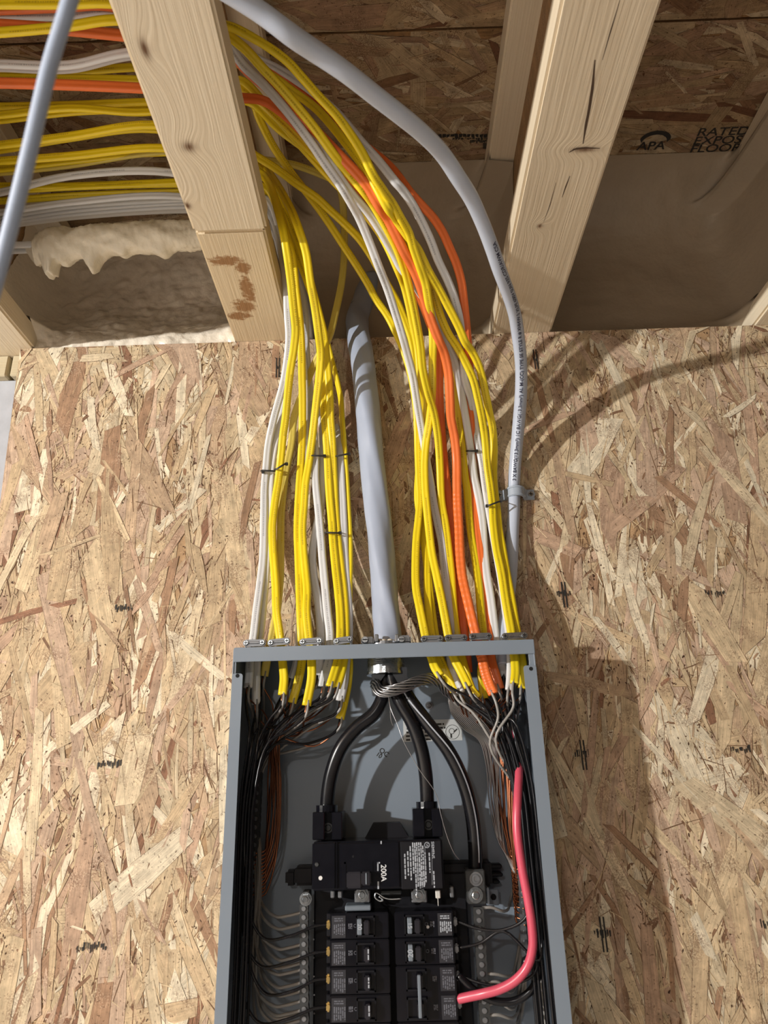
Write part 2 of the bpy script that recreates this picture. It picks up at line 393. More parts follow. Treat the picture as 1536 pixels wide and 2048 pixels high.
STRAND_COLS = [((0.55, 0.425, 0.295), 5), ((0.61, 0.49, 0.35), 5), ((0.52, 0.385, 0.28), 4), ((0.49, 0.345, 0.265), 3.6),
               ((0.66, 0.555, 0.42), 4.6), ((0.77, 0.69, 0.57), 4.0), ((0.37, 0.235, 0.16), 1.5), ((0.28, 0.15, 0.10), 0.8), ((0.57, 0.425, 0.34), 3.8)]
def strands(name, fn, u0, u1, v0, v1, counts, bias, spread, seed, parent, clip=None, hmax=0.0011, mat='osb'):
    rng = random.Random(seed)
    cols = [c for c, w in STRAND_COLS]; wts = [w for c, w in STRAND_COLS]
    jobs = []
    for kind, n in counts.items():
        for _ in range(n): jobs.append(kind)
    head = [j for j in jobs if j == 'big'][:len([j for j in jobs if j == 'big'])//2]
    rest = jobs[:]
    for j in head: rest.remove(j)
    rng.shuffle(rest); jobs = head+rest
    V = []; Fc = []; COL = []; GR = []
    tot = len(jobs)
    for i, kind in enumerate(jobs):
        u = rng.uniform(u0, u1); v = rng.uniform(v0, v1)
        if kind == 'big': L = rng.uniform(0.08, 0.21); W = rng.uniform(0.010, 0.036)
        elif kind == 'mid': L = rng.uniform(0.04, 0.13); W = rng.uniform(0.003, 0.014)
        elif kind == 'chip': L = rng.uniform(0.006, 0.022); W = rng.uniform(0.0015, 0.005)
        elif kind == 'sliver': L = rng.uniform(0.006, 0.045); W = rng.uniform(0.0005, 0.0014)
        else: L = rng.uniform(0.0010, 0.0042)*rng.uniform(.6, 1.2); W = rng.uniform(0.0006, 0.0022)      # fleck
        if kind in ('chip', 'fleck', 'sliver') and not (kind == 'sliver' and rng.random() < .25):     # fines gather in the low places between the big strands
            if noise.noise((u*16+seed, v*11, 3.1)) < rng.uniform(-0.35, 0.45): continue
        th = bias+rng.gauss(0, spread) if rng.random() < 0.86 else rng.uniform(0, math.pi)
        if kind in ('fleck', 'chip'): th = bias+rng.gauss(0, spread*2)
        c, s = math.cos(th), math.sin(th)
        e0, e1 = rng.uniform(-0.5, 0.5)*W*1.3, rng.uniform(-0.5, 0.5)*W*1.3
        k0, k1 = rng.uniform(0.55, 1), rng.uniform(0.55, 1); bow = rng.gauss(0, 0.04)*L*0.35
        loc = [(-L/2+e0, -W/2*k0), (0, -W/2+bow), (L/2+e1, -W/2*k1), (L/2-e1, W/2*k1), (0, W/2+bow), (-L/2-e0, W/2*k0)]
        if kind == 'fleck': col = rng.choice([(0.07, 0.035, 0.022), (0.10, 0.055, 0.035), (0.16, 0.09, 0.055)])
        elif kind == 'sliver': col = rng.choice([(0.17, 0.095, 0.055), (0.62, 0.48, 0.32), (0.30, 0.19, 0.12), (0.70, 0.57, 0.40)])
        else: col = rng.choices(cols, wts)[0]
        if kind == 'chip' and rng.random() < 0.45: col = (0.24, 0.14, 0.09)
        j = rng.uniform(0.86, 1.12); col = [min(0.9, q*j) for q in col]
        h = 0.0002+(hmax-0.0002)*i/tot
        go, gw = rng.uniform(0, 40), rng.uniform(0, 4)
        tl = 0 if kind in ('fleck', 'sliver') else rng.gauss(0, 0.00010); tw = rng.gauss(0, 0.00006)
        outl = kind in ('big', 'mid') and rng.random() < 0.6
        for grow in ((1, 0) if outl else (0,)):
            P = []
            for a, b in loc:
                aa = a+(0.0002 if a > 0 else -0.0002)*grow; bb = b+(0.00035 if b > 0 else -0.00035)*grow
                x, y = u+aa*c-bb*s, v+aa*s+bb*c
                x = min(max(x, u0), u1); y = min(max(y, v0), v1)
                if clip: x = max(x, clip(y))
                hh = h+tl*(2*a/L)+tw*(2*b/W)-grow*0.00004
                P.append((fn(x, y, max(hh, 0.00005)), (a+go, b+gw, 0)))
            n = len(V); V += [p for p, g in P]; GR += [g for p, g in P]
            COL += [(0.13, 0.075, 0.045) if grow else col]*6  # dark strand rims: edge resin, with the shade of the gaps painted in
            Fc.append((n, n+1, n+4, n+5)); Fc.append((n+1, n+2, n+3, n+4))
    o = newobj(name, V, Fc, mat, parent)
    me = o.data
    ca = me.attributes.new('strand_colour', 'FLOAT_COLOR', 'POINT')
    ca.data.foreach_set('color', np.array([(*c, 1) for c in COL], np.float32).ravel())
    ga = me.attributes.new('grain', 'FLOAT_VECTOR', 'POINT')
    ga.data.foreach_set('vector', np.array(GR, np.float32).ravel())
    o['kind'] = 'stuff'
    return o
def base_attr(o, col):
    me = o.data; n = len(me.vertices)
    me.attributes.new('strand_colour', 'FLOAT_COLOR', 'POINT').data.foreach_set('color', np.tile(np.array([*col, 1], np.float32), n))
    co = np.array([v.co[:] for v in me.vertices], np.float32)
    me.attributes.new('grain', 'FLOAT_VECTOR', 'POINT').data.foreach_set('vector', co.ravel())

# --- wall board: the OSB sheet on the foundation wall, left edge slightly out of plumb
ledge = lambda z: -0.3833 + 0.0500*(-z)
mb = MB()
zb = -1.25
mb.add([(ledge(0), 0, 0), (1.25, 0, 0), (1.25, 0, zb), (ledge(zb), 0, zb), (ledge(0), .011, 0), (1.25, .011, 0), (1.25, .011, zb), (ledge(zb), .011, zb)],
       [(0, 3, 2, 1), (4, 5, 6, 7), (0, 1, 5, 4), (0, 4, 7, 3), (1, 2, 6, 5), (2, 3, 7, 6)])
wall = mb.build('wall_back', 'osb'); base_attr(wall, (0.42, 0.28, 0.17)); wall['kind'] = 'structure'
wall['label'] = 'pale strand board sheet covering the foundation wall behind the panel'
strands('strand', lambda u, v, h: (u, -h, v), -0.384, 1.0, -1.02, -0.0005,
        {'big': 1500, 'mid': 2000, 'chip': 5200, 'sliver': 15000, 'fleck': 26000}, math.pi/2, 0.33, 7, wall, clip=ledge)
# small black ink marks stamped on the sheet at regular spacing
rng = random.Random(3)
for px, py, w, tall in [(1070, 718, 6, 1), (1127, 1188, 26, 1), (1165, 1508, 26, 1), (1205, 1866, 26, 1), (1418, 1187, 14, 0), (1440, 1187, 20, 0),
                        (1470, 1500, 14, 0), (1492, 1500, 22, 0), (1530, 1850, 14, 0), (250, 1217, 36, 0), (220, 1528, 42, 0), (186, 1893, 46, 0), (555, 735, 6, 1), (600, 1212, 8, 1)]:
    c = PY(px, py, 0); m = MB(); k = 1/1330.0
    for i in range(max(3, int(w/3.2))):
        x = c[0]+(i*3.2-w/2)*k+rng.uniform(-1, 1)*k; hgt = rng.uniform(5, 13)*k; zz = c[2]+rng.uniform(-3, 3)*k; ww = rng.uniform(0.9, 2.2)*k
        m.add([(x, -.0016, zz-hgt/2), (x+ww, -.0016, zz-hgt/2+.0008), (x+ww*1.1, -.0016, zz+hgt/2), (x-.0004, -.0016, zz+hgt/2-.0006)], [(0, 1, 2, 3)])
    if tall:
        for dx in (-3, 2.5):
            x = c[0]+dx*k; m.add([(x, -.00165, c[2]-25*k), (x+2.4*k, -.00165, c[2]-25*k), (x+2*k, -.00165, c[2]+22*k), (x-.3*k, -.00165, c[2]+22*k)], [(0, 1, 2, 3)])
    m.build('ink_mark', 'ink', wall)

# --- concrete foundation seen left of the sheet, with the two sill boards on top of it
f = MB().box((-1.6, 0.030, -1.9), (1.9, 0.23, -0.039)).build('wall_foundation', 'concrete'); f['kind'] = 'structure'
MAT['sill'] = wood('sill_wood', (0.56, 0.49, 0.34), (0.42, 0.34, 0.2), axis=0)
for i, (a, b) in enumerate([(-1.6, -0.409), (-0.403, 1.9)]):
    s = MB().box((a, 0.016, -0.0385), (b, 0.15, -0.0005), 0.002).build('trim_%d' % (i+1), 'sill'); s['kind'] = 'structure'
rim = MB().box((-1.6, 0.155, 0.0), (1.9, 0.19, H)).build('wall_rim', 'osb'); base_attr(rim, (0.42, 0.28, 0.17)); rim['kind'] = 'structure'
fl = MB().box((-6, -6, -2.05), (5, 0.03, -1.95)).build('floor', 'floor'); fl['kind'] = 'structure'

# --- subfloor: two strand board sheets meeting at a dark tongue-and-groove gap
ys = PZ(1430, 38, H)[1]; ys2 = PZ(900, 58, H)[1]; ygap = (ys+ys2)/2
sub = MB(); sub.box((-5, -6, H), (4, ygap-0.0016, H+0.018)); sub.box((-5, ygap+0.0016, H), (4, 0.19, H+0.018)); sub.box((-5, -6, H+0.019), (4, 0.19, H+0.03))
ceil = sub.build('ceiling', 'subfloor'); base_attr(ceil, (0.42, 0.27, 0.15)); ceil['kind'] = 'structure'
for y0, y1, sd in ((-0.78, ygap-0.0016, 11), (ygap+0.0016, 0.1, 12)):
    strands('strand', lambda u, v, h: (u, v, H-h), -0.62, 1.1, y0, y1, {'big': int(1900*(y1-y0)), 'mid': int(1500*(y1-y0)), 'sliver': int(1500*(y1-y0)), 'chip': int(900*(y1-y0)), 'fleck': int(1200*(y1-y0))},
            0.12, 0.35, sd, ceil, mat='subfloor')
# stamp printed on the subfloor in the right bay
def stamp(txt, px, py, size, sx=1.0):
    p = PZ(px, py, H); return lettering(txt, size, p, (1, 0, 0), (0, -1, 0), 'ink', ceil, (0, 0, -.0014), 'stamp_lettering', sx=sx)
stamp('RATED', 1391, 271, 0.021, 1.25)
stamp('EXPOS', 1384, 288, 0.021, 1.22)
stamp('FLOOR', 1377, 304, 0.021, 1.22)
stamp('APA', 1272, 299, 0.022, 1.1)
a = PZ(1280, 278, H); b = PZ(1341, 276, H); m = MB(); w = b[0]-a[0]
v = []; q = []
for k in range(13):
    t = math.pi*k/12; cx = (a[0]+b[0])/2
    for r, th in ((w/2, 0.0), (w/2-0.004, 0.007)):
        v.append((cx-r*math.cos(t), a[1]+th-(w*0.32)*math.sin(t), H-.0014))
for k in range(12): q.append((2*k, 2*k+1, 2*k+3, 2*k+2))
m.add(v, q).build('stamp_arc', 'ink', ceil)
m = MB()
for (xa, xb, ya, yb) in [(868, 984, 268, 275), (905, 984, 276, 279), (940, 983, 280, 285), (966, 982, 286, 300), (972, 981, 300, 312)]:
    for j in range(14):
        x0 = xa+(xb-xa)*j/14; p0 = PZ(x0, ya+rng.uniform(-1, 1.5), H-.0014); p1 = PZ(x0+(xb-xa)/14*rng.uniform(0.7, 1.0), ya, H-.0014); p2 = PZ(x0+(xb-xa)/14*rng.uniform(0.6, 1.0), yb+rng.uniform(-3, 2), H-.0014); p3 = PZ(x0, yb+rng.uniform(-3, 2), H-.0014)
        m.add([p0, p1, p2, p3], [(0, 1, 2, 3)])
m.build('stamp_band', 'ink', ceil)

# --- wooden I-joists: flanges, strand board web with an oval cable slot
kn = [(*PZ(290, 97, 0)[:2], .0052, .011), (*PZ(378, 293, 0)[:2], .008, .0075), (*PZ(375, 411, 0)[:2], .005, .006)]
MAT['pine_knots'] = wood('pine_with_knots', PINE, PINE_D, 1, kn)
st = [(*PZ(452, 522, 0)[:2], .030, .013), (*PZ(485, 535, 0)[:2], .014, .018), (*PZ(495, 580, 0)[:2], .013, .040), (*PZ(488, 612, 0)[:2], .022, .020), (*PZ(478, 632, 0)[:2], .024, .013)]
MAT['pine_stain'] = wood('pine_with_stain', (0.76, 0.64, 0.45), (0.64, 0.50, 0.32), 1, [(2, 2, .1, .1)], st)
MAT['pine_right'] = wood('pine_cracked', (0.75, 0.645, 0.48), (0.60, 0.48, 0.325), 1, [(*PZ(1168, 299, 0)[:2], .015, .004), (*PZ(1080, 452, 0)[:2], .004, .004), (*PZ(1043, 626, 0)[:2], .003, .005)])
MAT['pine'] = wood('pine_plain', PINE, PINE_D, 1)
def web(x, y0, y1, slot):
    """web board 9.5 mm thick with a rounded slot for the cables"""
    z0, z1 = FT-.006, H-FT+.006
    m = MB(); t = .00475
    if not slot: return m.box((x-t, y0, z0), (x+t, y1, z1))
    sy0, sy1, sz0, sz1 = slot; n = 40; r = (sz1-sz0)/2; cz = (sz0+sz1)/2
    inner = []
    for k in range(n):
        a = 2*math.pi*k/n; cy = sy1-r if math.cos(a) >= 0 else sy0+r
        inner.append((cy+r*math.cos(a), cz+r*math.sin(a)))
    outer = []
    for (yy, zz) in inner:
        dy, dz = yy-(sy0+sy1)/2, zz-cz
        s = min(((y1 if dy > 0 else y0)-(sy0+sy1)/2)/dy if abs(dy) > 1e-6 else 1e9, ((z1 if dz > 0 else z0)-cz)/dz if abs(dz) > 1e-6 else 1e9)
        outer.append(((sy0+sy1)/2+dy*s, cz+dz*s))
    V = [(x+sx*t, yy, zz) for sx in (-1, 1) for ring in (inner, outer) for yy, zz in ring]
    Fq = []
    for k in range(n):
        j = (k+1) % n
        Fq += [(k, j, n+j, n+k), (2*n+k, 3*n+k, 3*n+j, 2*n+j), (k, 2*n+k, 2*n+j, j)]
    return m.add(V, Fq)
yj = PZ(389, 465, 0)[1]
JL = {0: [('pine_stain', yj+.0004, .13, 0.0, HW), ('pine_knots', -2.4, yj-.0004, -.0006, .0466)], 1: [('pine_right', -2.4, .13, 0.0, .0462)], -1: [('pine', -2.4, .13, 0, HW)], 2: [('pine', -2.4, .13, 0, HW)]}
LBL = {0: 'pale I-joist left of the cables with brown stain on its lower flange', 1: 'pale I-joist right of the grey cable with a crack and knot underneath',
       -1: 'joist whose end shows at the far left above the sill', 2: 'joist at the far right edge beside the stamped bay'}
for k in (-1, 0, 1, 2):
    x = k*SP; j = thing('floor_joist', LBL[k], 'joist', group='floor joists overhead')
    for mt, y0, y1, dz, hw in JL[k]:
        xo = x+(.0006 if mt == 'pine_knots' else 0)
        MB().box((xo-hw, y0, dz), (xo+hw, y1, FT), .0032, 2).build('bottom_flange', mt, j)
    MB().box((x-HW, -2.4, H-FT), (x+HW, .13, H-.0016), .003, 2).build('top_flange', 'pine', j)
    wb = web(x, -2.4, .13, (-.58, .10, .052, .240) if k == 0 else None).build('web', 'osb', j); base_attr(wb, (0.36, 0.225, 0.125))
    if k == 1:
        ck = plain('crack_shadow', (0.075, 0.043, 0.024), 0.9)
        for pts, ww in [([(1190, 120), (1185, 175), (1179, 215), (1172, 250), (1166, 288)], .0028), ([(1140, 352), (1132, 372), (1124, 395)], .0016), ([(1112, 365), (1100, 410), (1087, 445)], .0009), ([(1240, 0), (1222, 60), (1205, 120)], .0012), ([(1138, 305), (1150, 298), (1170, 296), (1200, 297)], .0022)]:
            m = MB(); P = [PZ(*p, -.0006) for p in pts]
            for i in range(len(P)-1):
                d = P[i+1]-P[i]; n2 = np.array([-d[1], d[0], 0]); n2 /= np.linalg.norm(n2)
                wa = ww*(0.35 if i == 0 else 1); wc = ww*(0.3 if i == len(P)-2 else 1)
                m.add([P[i]-n2*wa/2, P[i]+n2*wa/2, P[i+1]+n2*wc/2, P[i+1]-n2*wc/2], [(0, 1, 2, 3)])
            m.build('crack', ck, j)

# --- sprayed foam filling each rim pocket
def foam_material(name, col, rough, sc, st):
    m, nt, b = principled(name); tc = N(nt, 'ShaderNodeTexCoord')
    n1 = noise_n(nt, tc.outputs['Object'], 18, 5, 0.6); n2 = noise_n(nt, tc.outputs['Object'], sc, 3)
    c = mixc(nt, n1, tuple(x*0.86 for x in col), tuple(min(1, x*1.1) for x in col)); nt.links.new(c, b.inputs['Base Color'])
    b.inputs['Roughness'].default_value = rough; bump(nt, b, n2, st, 0.003); return m
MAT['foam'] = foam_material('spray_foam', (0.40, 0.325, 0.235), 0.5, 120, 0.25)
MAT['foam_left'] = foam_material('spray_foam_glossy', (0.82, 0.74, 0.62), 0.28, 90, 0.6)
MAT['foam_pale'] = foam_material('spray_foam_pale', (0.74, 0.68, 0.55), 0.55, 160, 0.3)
def fbm(p, o=4):
    s = 0; a = 1
    for i in range(o): s += a*noise.noise(p); p = Vector(p)*2.03; a *= 0.5
    return s
def rim_foam(name, xa, xb, label, lumpy, seed, prof, mat='foam', web_l=True, web_r=True, cl=0.03, cr=0.03):
    nu, nv = (120, 90) if lumpy else (90, 80)
    V = []; Fq = []
    pr = catmull([(p[0], p[1], 0) for p in prof], 24)
    seglen = np.concatenate([[0], np.cumsum(np.linalg.norm(np.diff(pr, axis=0), axis=1))])
    for j in range(nv+1):
        s = seglen[-1]*j/nv; y = np.interp(s, seglen, pr[:, 0]); z = np.interp(s, seglen, pr[:, 1])
        s2 = min(seglen[-1], s+.004); ty = np.interp(s2, seglen, pr[:, 0])-y; tz = np.interp(s2, seglen, pr[:, 1])-z; L = math.hypot(ty, tz) or 1
        ny, nz = -tz/L, ty/L              # towards the room / downwards
        inweb = FT+.004 < z < H-FT-.004
        x0 = xa-SP/2*0+(-(HW-.006) if inweb and web_l else 0); x1 = xb+((HW-.006) if inweb and web_r else 0)
        for i in range(nu+1):
            f = i/nu; x = x0+(x1-x0)*f
            d = min(f, 1-f)*(x1-x0)
            climb = (cl if f < .5 else cr)*math.exp(-d/0.013)*min(1, max(0, (z-.02)/.05))          # foam creeps forward along the joist sides
            q = Vector((x*9+seed, z*9, y*7))
            if lumpy:
                w = 0.005*fbm(q*1.3, 3)+0.0060*abs(noise.noise(q*3.2))+0.0042*abs(noise.noise(q*6.5))+0.0014*noise.noise(q*15)
            else: w = 0.004*fbm(q, 3)+0.0012*noise.noise(q*5)+0.0011*noise.noise(Vector((x*14, z*120, y*120)))*math.exp(-((z-.2)/.05)**2)
            fade = min(1, j/6, (nv-j)/8)
            yy = y+ny*w*fade-climb*fade*(1 if z < H-.03 else .3); zz = z+nz*w*fade
            V.append((x, yy, min(zz, H-.0018)))
    for j in range(nv):
        for i in range(nu):
            a = j*(nu+1)+i; Fq.append((a, a+1, a+nu+2, a+nu+1))
    o = newobj('spray_foam', V, Fq, mat, None, True)
    return tag(o, label, 'insulation', 'spray foam in the rim pockets')
prof_s = [(.030, -.030), (.040, .02), (.05, .08), (.058, .14), (.058, .19), (.04, .235), (.0, .268), (-.035, .282), (-.055, .2872), (-.068, .2884)]
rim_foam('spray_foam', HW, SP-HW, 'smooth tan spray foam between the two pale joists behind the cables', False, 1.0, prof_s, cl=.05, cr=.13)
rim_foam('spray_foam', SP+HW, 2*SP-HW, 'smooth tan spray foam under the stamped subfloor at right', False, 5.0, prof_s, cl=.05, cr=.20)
prof_l = [(.016, -.030), (.005, .012), (.024, .045), (.060, .09), (.085, .13), (.098, .17), (.100, .21), (.095, .25), (.085, .284)]
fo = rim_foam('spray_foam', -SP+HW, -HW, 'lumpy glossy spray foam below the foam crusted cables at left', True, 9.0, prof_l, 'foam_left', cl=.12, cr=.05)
# crust of foam hanging on a pair of cables in the left pocket
zc = 0.10
ctr = [PZ(x, y, zc) for x, y in [(52, 497), (75, 500), (110, 492), (160, 486), (220, 480), (290, 475), (350, 472), (400, 470), (440, 466)]]
C = catmull(ctr, 24); rngc = random.Random(4)
def crust(i, fr):
    out = []
    grow = min(1, fr*7+0.18)
    for k in range(32):
        a = 2*math.pi*k/32; r = .019*grow*(0.75+0.25*math.sin(fr*2.5+0.6))
        q = Vector((fr*9, math.cos(a)*1.2, math.sin(a)*1.2)); r *= 1+0.22*fbm(q*0.9, 3)+0.10*noise.noise(q*5)+0.05*noise.noise(q*14)
        x = r*math.cos(a)*1.25; y = r*math.sin(a)
        if math.cos(a) < -0.75:        # ragged drips along the underside
            for c0, dep, wd in ((.20, .026, .022), (.235, .020, .018), (.43, .024, .028), (.30, .008, .03), (.70, .008, .03), (.94, .016, .010), (.55, .007, .02)):
                x -= dep*math.exp(-((fr-c0)/wd)**2)
        out.append((x, y))
    return out
T_, N_, B_ = frames(C, (0, -1, -0.3))
cv, cf = sweep(C, crust, (0, -1, -0.25))
if B_[len(C)//2][2] < 0: cv, cf = sweep(C, lambda i, fr: [(-x, y) for x, y in crust(i, fr)], (0, -1, -0.25))
newobj('foam_crust', cv, cf, 'foam_pale', fo, True)

# ================================================================== PANEL ENCLOSURE
D = 0.098
XL, XR = 0.0006, 0.3572
XLi, XRi = 0.0131, 0.3424
ZT = (PY(478.5, 1295, -D)[2]+PY(1062, 1280.6, -D)[2])/2
ZL = ZT-0.0165
ZB = -1.16
BK = -0.0045                       # face of the back plate
panel = thing('breaker_box', 'open grey steel breaker panel box fixed to the strand board', 'electrical panel', (0, 0, 0))
MB().box((XL, BK, ZB), (XR, -0.0012, ZT)).build('back_plate', 'enamel', panel)
for x0, x1 in ((XL, XL+.0016), (XR-.0016, XR)):
    MB().box((x0, -D, ZB), (x1, -.0012, ZT-.0012), .0004).build('side_wall', 'enamel', panel)
# top wall: front lip turned down
MB().box((XL+.0003, -D+.0006, ZT-.0016), (XR-.0003, -.0012, ZT), .0003).build('top_wall', 'enamel', panel)
MB().box((XL+.0012, -D-.0012, ZL), (XR+.0002, -D+.0004, ZT+.0004), .0005, 2).build('front_lip', 'enamel', panel)
zf = (PY(488, 1344, -D)[2]+PY(1049, 1334, -D)[2])/2
def flange(x0, x1):
    r = .003; n = 6; top = []
    for k in range(n+1):
        a = math.pi*(1-k/(2*n)); top.append((x0+r+r*math.cos(a), zf-r+r*math.sin(a)))
    for k in range(n+1):
        a = math.pi/2*(1-k/n); top.append((x1-r+r*math.cos(a), zf-r+r*math.sin(a)))
    poly = [(x0, ZB)]+top+[(x1, ZB)]
    m = MB().prism(poly, (0, -D-.0002, 0), (1, 0, 0), (0, 0, 1), (0, 1, 0), .0016)
    return m
for x0, x1, hx in ((XL, XLi, 475), (XRi, XR, 1062)):
    fl_ = flange(x0, x1).build('front_flange', 'enamel', panel)
    c = PY(hx, 1351.5 if hx < 700 else 1337.5, -D-.0003)
    MB().cyl(c+np.array([0, .0000, 0]), c+np.array([0, -.0001, 0]), .0023, n=18).build('flange_hole', plain('hole_shadow', (.004, .004, .005), .9), fl_)
# bent corner tabs between lip and flange
MB().box((XR-.0075, -D+.001, zf-.002), (XR-.0005, -D+.0022, ZL+.004), .0004).build('corner_tab', 'enamel', panel)
MB().box((XL+.0004, -D+.001, zf-.002), (XL+.0042, -D+.0022, ZL+.004), .0004).build('corner_tab', 'enamel', panel)
# mounting dimple with its screw
c = PY(858, 1411, BK)
ms = MB().ring(c, (0, -1, 0), .0030, .0048, .0012).cyl(c, c+np.array([0, -.0022, 0]), .0030, .0024).build('mounting_screw', 'dull_zinc', panel, False)
# sticker on the back plate
a, b = PY(806, 1442, BK), PY(925, 1483, BK)
stk = MB().box((a[0], BK-.0003, b[2]+.0015), (b[0], BK+.0002, a[2]+.0005)).build('paper_sticker', 'sticker', panel)
m = MB(); r = random.Random(5)
text_lines(m, PY(811, 1452, BK), (1, 0, .0), (0, 0, 1), (0, -.0005, 0), 5, .055, .0045, .0022, r, .15)
c = PY(905, 1464, BK)
m.ring(c+np.array([0, -.0004, 0]), (0, -1, 0), .0083, .0088, .0001, 32)
m.ring(c+np.array([-.001, -.0004, .001]), (0, -1, 0), .0030, .0036, .0001, 20)
m.add([c+np.array(q)*1.0+np.array([0, -.00055, 0]) for q in ((.001, 0, .0005), (.0055, 0, .004), (.0065, 0, .003), (.002, 0, -.0008))], [(0, 1, 2, 3)])
m.add([c+np.array(q)+np.array([0, -.00055, 0]) for q in ((-.003, 0, -.002), (-.001, 0, -.002), (-.001, 0, -.007), (-.003, 0, -.007))], [(0, 1, 2, 3)])
m.build('sticker_print', 'ink', stk)
th = math.radians(-38); u = (math.cos(th), 0, math.sin(th)); w = (-math.sin(th), 0, math.cos(th))
m = MB(); lettering('QC', .0085, PY(757, 1502, BK), u, w, 'ink', panel, (0, -.0003, 0), mb=m)
lettering('10', .0075, PY(751, 1510, BK), u, w, 'ink', panel, (0, -.0003, 0), mb=m)
m.build('inspection_stamp', 'ink', panel)

# ================================================================== MAIN BREAKER
def pbox(m, x0, y0, x1, y1, yf, yb, bev=0.0, seg=1):
    """box whose front face (at depth yf) spans the pixel rectangle"""
    a, b = PY(x0, y0, yf), PY(x1, y1, yf); c, d = PY(x0, y1, yf), PY(x1, y0, yf)
    return m.box(((a[0]+c[0])/2, yf, (c[2]+b[2])/2), ((b[0]+d[0])/2, yb, (a[2]+d[2])/2), bev, seg)
main = thing('main_breaker', 'wide black 200A main breaker across the middle of the panel', 'circuit breaker')
YF = -.080
pbox(MB(), 624, 1681, 887, 1779, YF, -.012, .0018, 3).build('body', 'black_plastic', main)
m = MB()
for xa in (667.5, 672.5): pbox(m, xa, 1683, xa+3, 1778, YF-.0018, YF+.001, .0008, 2)
m.build('rib', 'black_plastic', main)
pbox(MB(), 680, 1684, 800, 1778, YF-.0018, YF+.001, .0013, 3).build('raised_cover', 'black_plastic', main)
pbox(MB(), 802, 1682, 884, 1778, YF-.0009, YF+.001, .0006).build('rating_plate', 'matt_plastic', main)
rec = MB()
for q in ((688, 1724, 692, 1778), (742, 1727, 746, 1778), (688, 1723, 746, 1727)): pbox(rec, *q, YF-.0024, YF)
rec.build('handle_frame', 'black_plastic', main)
pbox(MB(), 693, 1744, 723, 1777, YF-.004, YF, .0012, 2).build('handle_base', 'handle', main)
h_ = pbox(MB(), 722, 1744, 742, 1771, YF-.011, YF, .0014, 2).build('handle', 'handle', main)
pbox(MB(), 731, 1746, 734, 1769, YF-.0118, YF-.010, .0004).build('handle_ridge', 'gray_plastic', h_)
c = PY(641, 1756, YF); MB().cyl(c, c+np.array([0, -.0006, 0]), .0021, n=16).build('white_dot', plain('white_dot', (.75, .75, .74), .5), main)
c = PY(634, 1729, YF); sc_ = MB().cyl(c, c+np.array([0, -.0012, 0]), .0025, .0018, n=14).build('cover_screw', 'dark_metal', main)
c = PY(706, 1713, YF-.0018); MB().cyl(c, c+np.array([0, -.0002, 0]), .0012, n=12).build('test_hole', 'matt_plastic', main)
R90u, R90w = np.array([0, 0, -1.0]), np.array([1.0, 0, 0])     # print reads downwards
m = MB(); lettering('200A', .0082, PY(762, 1729, YF-.0018), R90u, R90w, 'print_white', main, (0, -.0003, 0), mb=m, sx=.93)
m.build('rating_number', plain('bright_print', (.72, .74, .76), .5), main)
m = MB(); p = lambda x, y: PY(x, y, YF-.0022)
for q in ((754.5, 1724, 757, 1742), (755, 1763, 758, 1778), (755, 1724, 760, 1727), (761, 1682, 763.5, 1688)):
    m.add([p(q[0], q[1]), p(q[2], q[1]), p(q[2], q[3]), p(q[0], q[3])], [(0, 1, 2, 3)])
m.build('white_mark', 'print_white', main)
m = MB(); lettering('SIEMENS', .0043, PY(862.5, 1683, YF-.0009), R90u, R90w, 'print_white', main, (0, -.0003, 0), mb=m, sx=1.05)
c = PY(854, 1690, YF-.0012); m.ring(c, (0, -1, 0), .0024, .0030, .0001, 24)
lettering('UL', .0032, PY(852.6, 1687, YF-.0009), R90u, R90w, 'print_white', main, (0, -.0003, 0), mb=m)
r = random.Random(8)
for x, y0, l in [(848.5, 1704, .034), (844, 1690, .046), (840, 1684, .05), (836, 1683, .05), (832, 1684, .046), (828, 1682, .052), (824, 1684, .034), (819, 1692, .038), (814, 1702, .025), (808, 1706, .026), (857, 1704, .022), (866, 1742, .018)]:
    text_lines(m, PY(x, y0, YF-.0009), R90u, R90w, (0, -.0003, 0), 1, l, .003, .0014, r, .12)
for x in (848, 839.5, 833, 862):
    q0, q1 = PY(x+1.5, 1690, YF-.0012), PY(x+2.2, 1770, YF-.0012)
    m.add([q0, q0+np.array([.0003, 0, 0]), q1+np.array([.0003, 0, 0]), q1], [(0, 1, 2, 3)])
m.build('rating_print', 'print_white', main)
# lug housings with the cable collar on top
for x0, x1, y0, y1 in ((625, 684, 1624, 1680), (826, 884, 1617, 1674)):
    m = MB(); w3 = (x1-x0)
    pbox(m, x0, y0, x0+w3*.40, y1, -.072, -.014, .0008); pbox(m, x0+w3*.66, y0, x1, y1, -.072, -.014, .0008)
    pbox(m, x0+w3*.3, y0+2, x0+w3*.75, y1, -.058, -.014)
    lug = m.build('lug_housing', 'black_plastic', main)
    cx, cy = x0+w3*.53, (y0+y1)/2+4
    c = PY(cx, cy, -.0585); c[1] = -.058
    MB().ring(c, (0, -1, 0), .0038, .0055, .0022).cyl(c, c+np.array([0, -.0015, 0]), .0030).build('lug_screw', 'dark_metal', lug)
    cc = PY((x0+x1)/2-1, y0, -.045); MB().cyl(cc+np.array([0, 0, -.004]), cc+np.array([0, 0, .0075]), .0125, n=20).build('lug_collar', 'black_plastic', lug)
